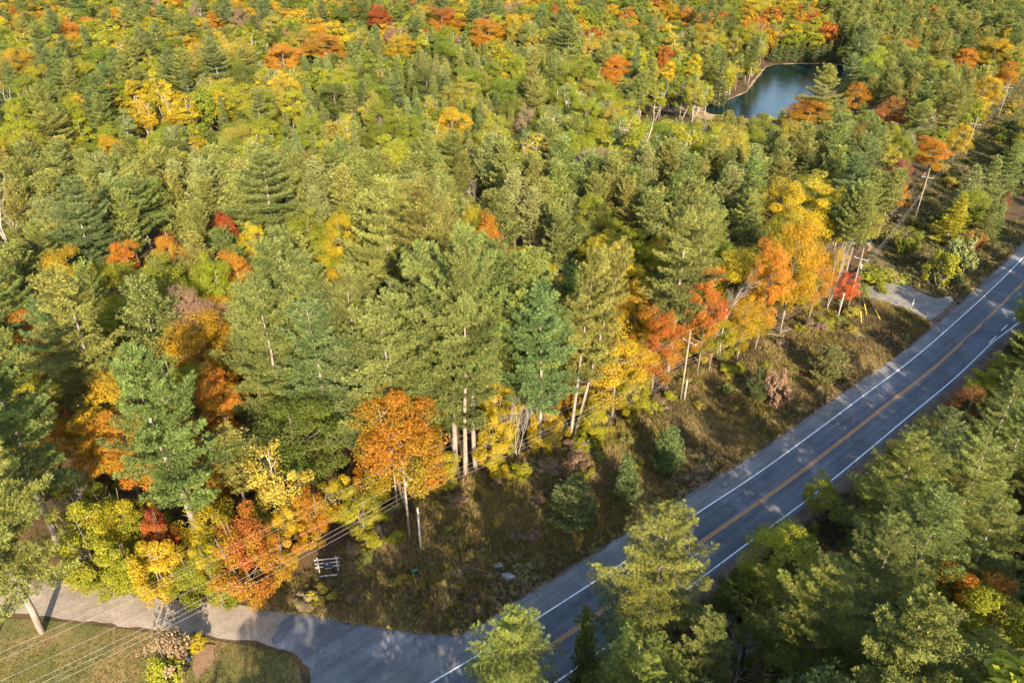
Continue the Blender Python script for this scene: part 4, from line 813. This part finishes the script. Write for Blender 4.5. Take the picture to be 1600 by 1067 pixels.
# guy wires with yellow guards
for (u, v), vt, lab in [((1345, 511), 494, 'thin yellow guy-wire stake nearest to the driveway pole'), ((1353, 499), 479, 'yellow guy-wire stake, upper one of three'), ((1375, 507), 490, 'yellow guy-wire stake farthest from the driveway pole')]:
    x, y = G(u, v); z = zat(x, y); p3 = np.array([*POLES[3], zat(*POLES[3]) + 8.0]); b0 = np.array([x, y, z]); d = unit(p3 - b0); t = thing('guy_guard', lab, 'guard', (x, y, z))
    b2 = MB(); b2.tube([d * -.1, d * 1.2, d * 2.4], [.055, .055, .05], 8); obj('sleeve', b2.mesh('guard_sleeve', [M['yellow_plastic']]), t)
    b2 = MB(); b2.tube([d * 2.3, p3 - b0], [.012, .012], 4); obj('wire', b2.mesh('guard_wire', [M['wire']]), t)

# ------------------------------------------------------------------ small things by the road
x, y = G(515, 897); z = zat(x, y); t = thing('rail_sign', 'white three-rail sign frame with dark panel at the forest edge', 'sign', (x, y, z), math.radians(8))
for s_ in (-1, 1):
    b2 = MB(); b2.box((s_ * 1.05, 0, 1.25), (.14, .14, 2.7)); obj('post', b2.mesh('sign_post', [M['whitewood']]), t)
for q, zz in enumerate((2.35, 1.75, 1.15)):
    b2 = MB(); b2.box((0, -.1, zz), (2.8, .05, .15), ); obj('rail', b2.mesh('sign_rail', [M['whitewood']]), t)
b2 = MB(); b2.tube([(0, -.13, 1.42), (0, -.18, 1.42)], [.55, .55], 24); pn = obj('panel', b2.mesh('sign_panel', [M['navy']]), t)
b2 = MB(); b2.box((0, -.21, .98), (.8, .03, .1)); b2.box((-.05, -.2, 1.66), (.22, .03, .14)); obj('plaque', b2.mesh('sign_plaque', [M['whitewood']]), pn)
b2 = MB(); b2.box((0, -.6, .22), (2.0, .2, .06)); b2.box((-.8, -.6, .08), (.08, .2, .26)); b2.box((.8, -.6, .08), (.08, .2, .26)); obj('ground_plank', b2.mesh('sign_plank', [M['whitewood']]), t)
def simple(name, lab, cat, u, v, parts, rz=0):
    x, y = G(u, v); t = thing(name, lab, cat, (x, y, zat(x, y)), rz)
    for nm, fn, m_ in parts: b2 = MB(); fn(b2); obj(nm, b2.mesh(nm, [M[m_]]), t)
simple('utility_marker', 'small teal plastic lid lying on the shaded verge', 'box', 650, 902, [('lid', lambda b: (b.box((0, 0, .42), (.55, .35, .1), rotz(.3)), b.box((0, 0, .48), (.4, .22, .04), rotz(.3))), 'teal'), ('body', lambda b: b.box((0, 0, .15), (.45, .28, .45), rotz(.3)), 'dark_metal')])
simple('marker_post', 'tiny white and black marker post at the lane corner', 'post', 652, 976, [('post', lambda b: b.tube([(0, 0, -.1), (0, 0, .55)], [.05, .05], 8), 'whitewood'), ('head', lambda b: b.box((0, 0, .72), (.26, .2, .3)), 'dark_metal')])
simple('sign_post', 'white marker post with small box beside the driveway', 'post', 1422, 488, [('post', lambda b: b.tube([(0, 0, -.1), (0, 0, 2.7)], [.05, .045], 8), 'whitewood'), ('box', lambda b: b.box((0, 0, 1.9), (.34, .24, .26)), 'whitewood'), ('cap', lambda b: b.tube([(0, 0, 2.7), (0, 0, 2.82)], [.07, .02], 8), 'grey_arm')])
simple('mailbox', 'black roadside mailbox at the driveway mouth', 'mailbox', 1444, 502, [('post', lambda b: b.box((0, 0, .5), (.1, .1, 1.1)), 'dead'), ('box', lambda b: (b.box((0, 0, 1.15), (.34, .62, .24)), b.tube([(0, -.31, 1.26), (0, .31, 1.26)], [.17, .17], 12)), 'mailbox'), ('flag', lambda b: b.box((.2, .1, 1.36), (.02, .05, .24)), 'whitewood')], .7)
simple('lantern_post', 'dark lantern post beside the gravel lane at the garden', 'lamp', 309, 1003, [('post', lambda b: b.tube([(0, 0, -.1), (0, 0, 1.35)], [.045, .035], 8), 'dark_metal'), ('lantern', lambda b: (b.tube([(0, 0, 1.3), (0, 0, 1.36), (0, 0, 1.62), (0, 0, 1.7), (0, 0, 1.78)], [.06, .1, .14, .16, .02], 6)), 'dark_metal')])
def rock(name, lab, u, v, r, seed):
    rng = np.random.default_rng(seed); b2 = MB(); import bmesh
    bm = bmesh.new(); bmesh.ops.create_icosphere(bm, subdivisions=2, radius=1); vv_ = np.array([q.co[:] for q in bm.verts]); ff = np.array([[q.index for q in p.verts] for p in bm.faces]); bm.free()
    k = 1 + .28 * np.sin(vv_ @ rng.normal(0, 2.2, 3) + 1) + .12 * np.sin(vv_ @ rng.normal(0, 5, 3)); vv_ = vv_ * k[:, None] * np.array([r, r * .8, r * .5])
    b2.add(vv_, ff); x, y = G(u, v); o = obj(name, b2.mesh(name, [M['stone']]), None, (x, y, zat(x, y))); tag(o, lab, 'rock')
rock('boulder', 'large pale boulder on the shaded verge above the road', 794, 905, .7, 1); rock('boulder', 'smaller pale boulder just left of the large one', 779, 889, .5, 2); rock('boulder', 'pale garden stone beside the wood chip bed', 293, 1030, .55, 3); rock('boulder', 'small pale garden stone under the brownish shrub', 288, 1020, .35, 4)
# the broken trunk at the bottom edge
T_x, T_y = G(1438, 1020, 15); t = thing('broken_trunk', 'thick broken dead trunk among the pines at the bottom edge', 'dead tree', (T_x, T_y, 0)); b2 = MB(); b2.tube(np.c_[[0, .1, .1, .2], [0, 0, .1, .1], [0, 5, 10, 15]], [.36, .32, .28, .22], 10); obj('trunk', b2.mesh('broken_trunk', [M['bark']]), t)
rng = np.random.default_rng(3)
for q in range(9):
    az = rng.uniform(0, 6.28); zz = rng.uniform(9, 14.8); L = rng.uniform(1, 3.2); b2 = MB(); b2.tube([(.1, .05, zz), (.1 + math.cos(az) * L * .5, math.sin(az) * L * .5, zz + .1), (.1 + math.cos(az) * L, math.sin(az) * L, zz - .3 + rng.uniform(0, .5))], [.05, .035, .012], 5); obj('branch', b2.mesh('dead_branch', [M['dead']]), t)
# fallen logs and heaps of brush at the forest edge
for q, (u, v, L, a, lab) in enumerate([(868, 702, 5, .25, 'fallen grey log below the crossing trunks'), (845, 708, 3.5, -.2, 'short fallen log left of the crossing trunks'), (610, 800, 4, .6, 'fallen log at the left foot of the big orange maple'), (1230, 520, 4.5, .5, 'fallen log near the tall golden maple'), (1210, 528, 3, -.3, 'short fallen log beside the near golden maple')]):
    x, y = G(u, v); b2 = MB(); d = np.array([math.cos(a), math.sin(a), 0]); b2.tube([d * -L / 2, d * 0 + [0, 0, .05], d * L / 2], [.16, .14, .1], 8); b2.tube([d * .3 * L, d * .3 * L + [-.3, .5, .4]], [.05, .02], 5); o = obj('fallen_log', b2.mesh('fallen_log', [M['dead']]), None, (x, y, zat(x, y) + .15)); tag(o, lab, 'log')
for q, (u, v, r, lab) in enumerate([(608, 812, 3.2, 'brown brush heap left of the first utility pole'), (588, 838, 2.4, 'brown brush heap above the white rail sign'), (850, 700, 3, 'brown brush heap at the crossing trunks'), (950, 665, 2.5, 'brown brush heap below the wide yellow maple'), (1040, 612, 2.6, 'brown brush heap at the foot of the thick pale trunk'), (1215, 522, 3, 'brown brush heap below the tall golden maple')]):
    rng = np.random.default_rng(500 + q); x, y = G(u, v); b2 = MB()
    for _ in range(130):
        p = np.array([rng.normal(0, r * .45), rng.normal(0, r * .3), 0]); p[2] = max(.05, .55 * math.exp(-(p[0] ** 2 + p[1] ** 2) / r ** 2) * rng.random()); a = rng.uniform(0, 6.28); L = rng.uniform(.4, 1.3); d = np.array([math.cos(a), math.sin(a), rng.normal(0, .2)]) * L
        b2.tube([p - d, p + rng.normal(0, .05, 3), p + d], [.03, .025, .01], 3, cap=False)
    o = obj('brush_heap', b2.mesh('brush_heap', [M['bark_brown']]), None, (x, y, zat(x, y) + .05)); tag(o, lab, 'brush heap', kind='stuff')

# ------------------------------------------------------------------ grass (nobody could count it)
def grass(name, poly, dens, surf, tints, lab, hgt, wid, seed, patch=.18, thr=.0, exc=()):
    rng = np.random.default_rng(seed); p = np.array(poly); lo, hi = p.min(0), p.max(0); lo = np.maximum(lo, [-75, 25]); n = int((hi[0] - lo[0]) * (hi[1] - lo[1]) * dens)
    x, y = rng.uniform(lo[0], hi[0], n), rng.uniform(lo[1], hi[1], n); ok = inside_np(poly, x, y)
    for e_ in exc: ok &= ~inside_np(e_, x, y)
    c = vnoise(x * patch + 11, y * patch) * .7 + vnoise(x * .7, y * .7 + 5) * .3; ok &= rng.random(n) < (c - thr) * 2.2
    x, y, c = x[ok], y[ok], c[ok]; z = surf(x, y) if surf else np.zeros(len(x)) + .015; N = len(x); mb = MB()
    s_ = hgt * rng.uniform(.5, 1.4, N) * (.5 + c); o = np.c_[x, y, z]
    k = 6; o2 = np.repeat(o, k, 0) + np.c_[rng.normal(0, .09, (N * k, 2)), np.zeros(N * k)]; d = unit(rng.normal(size=(N * k, 3)) * [.45, .45, .1] + UP); L = np.repeat(s_, k)[:, None] * rng.uniform(.6, 1.2, (N * k, 1))
    sd2 = unit(np.cross(d, rng.normal(size=(N * k, 3)))) * wid * rng.uniform(.7, 1.4, (N * k, 1)); v_ = np.stack([o2 - sd2, o2 + sd2, o2 + d * L], 1).reshape(-1, 3)
    cc = np.clip(np.repeat((c - .25) * 1.7, k) + rng.normal(0, .15, N * k), 0, 1)
    mb.add(v_, np.arange(len(v_)).reshape(-1, 3), 0, cc, rng.random(N * k)); ob = obj(name, mb.mesh(name, [M['grass']])); ob['tint'], ob['tint2'] = list(tints[0]), list(tints[1]); ob['kind'] = 'stuff'; ob['label'] = lab; ob['category'] = 'grass'
grass('verge_grass', vpoly, 16, SURF['roadside_verge'], ((.105, .078, .032), (.30, .205, .09)), 'dry brown and tan grass on the roadside verge', .5, .045, 1)
grass('verge_weeds', vpoly, 5, SURF['roadside_verge'], ((.12, .115, .022), (.22, .17, .035)), 'patches of olive weeds on the roadside verge', .6, .06, 2, .11, .32)
grass('corridor_grass', cor, 4, SURF['utility_corridor'], ((.09, .09, .025), (.2, .15, .06)), 'rough grass along the cleared power line strip', .7, .09, 3, exc=[drive, trail])
grass('lawn_grass', lawn, 22, SURF['lawn'], ((.085, .10, .02), (.2, .15, .05)), 'short lawn grass below the gravel lane', .10, .035, 4, exc=[bed])
rgt = [tuple(q) for q in (Rdirt - nr * .5) if -20 < q[0] < 130] + [tuple(q) for q in (Rdirt + nr * 5) if -20 < q[0] < 130][::-1]
grass('roadside_grass', rgt, 10, None, ((.08, .07, .03), (.2, .12, .06)), 'dry grass and leaves between the dirt shoulder and the pines', .45, .05, 5)
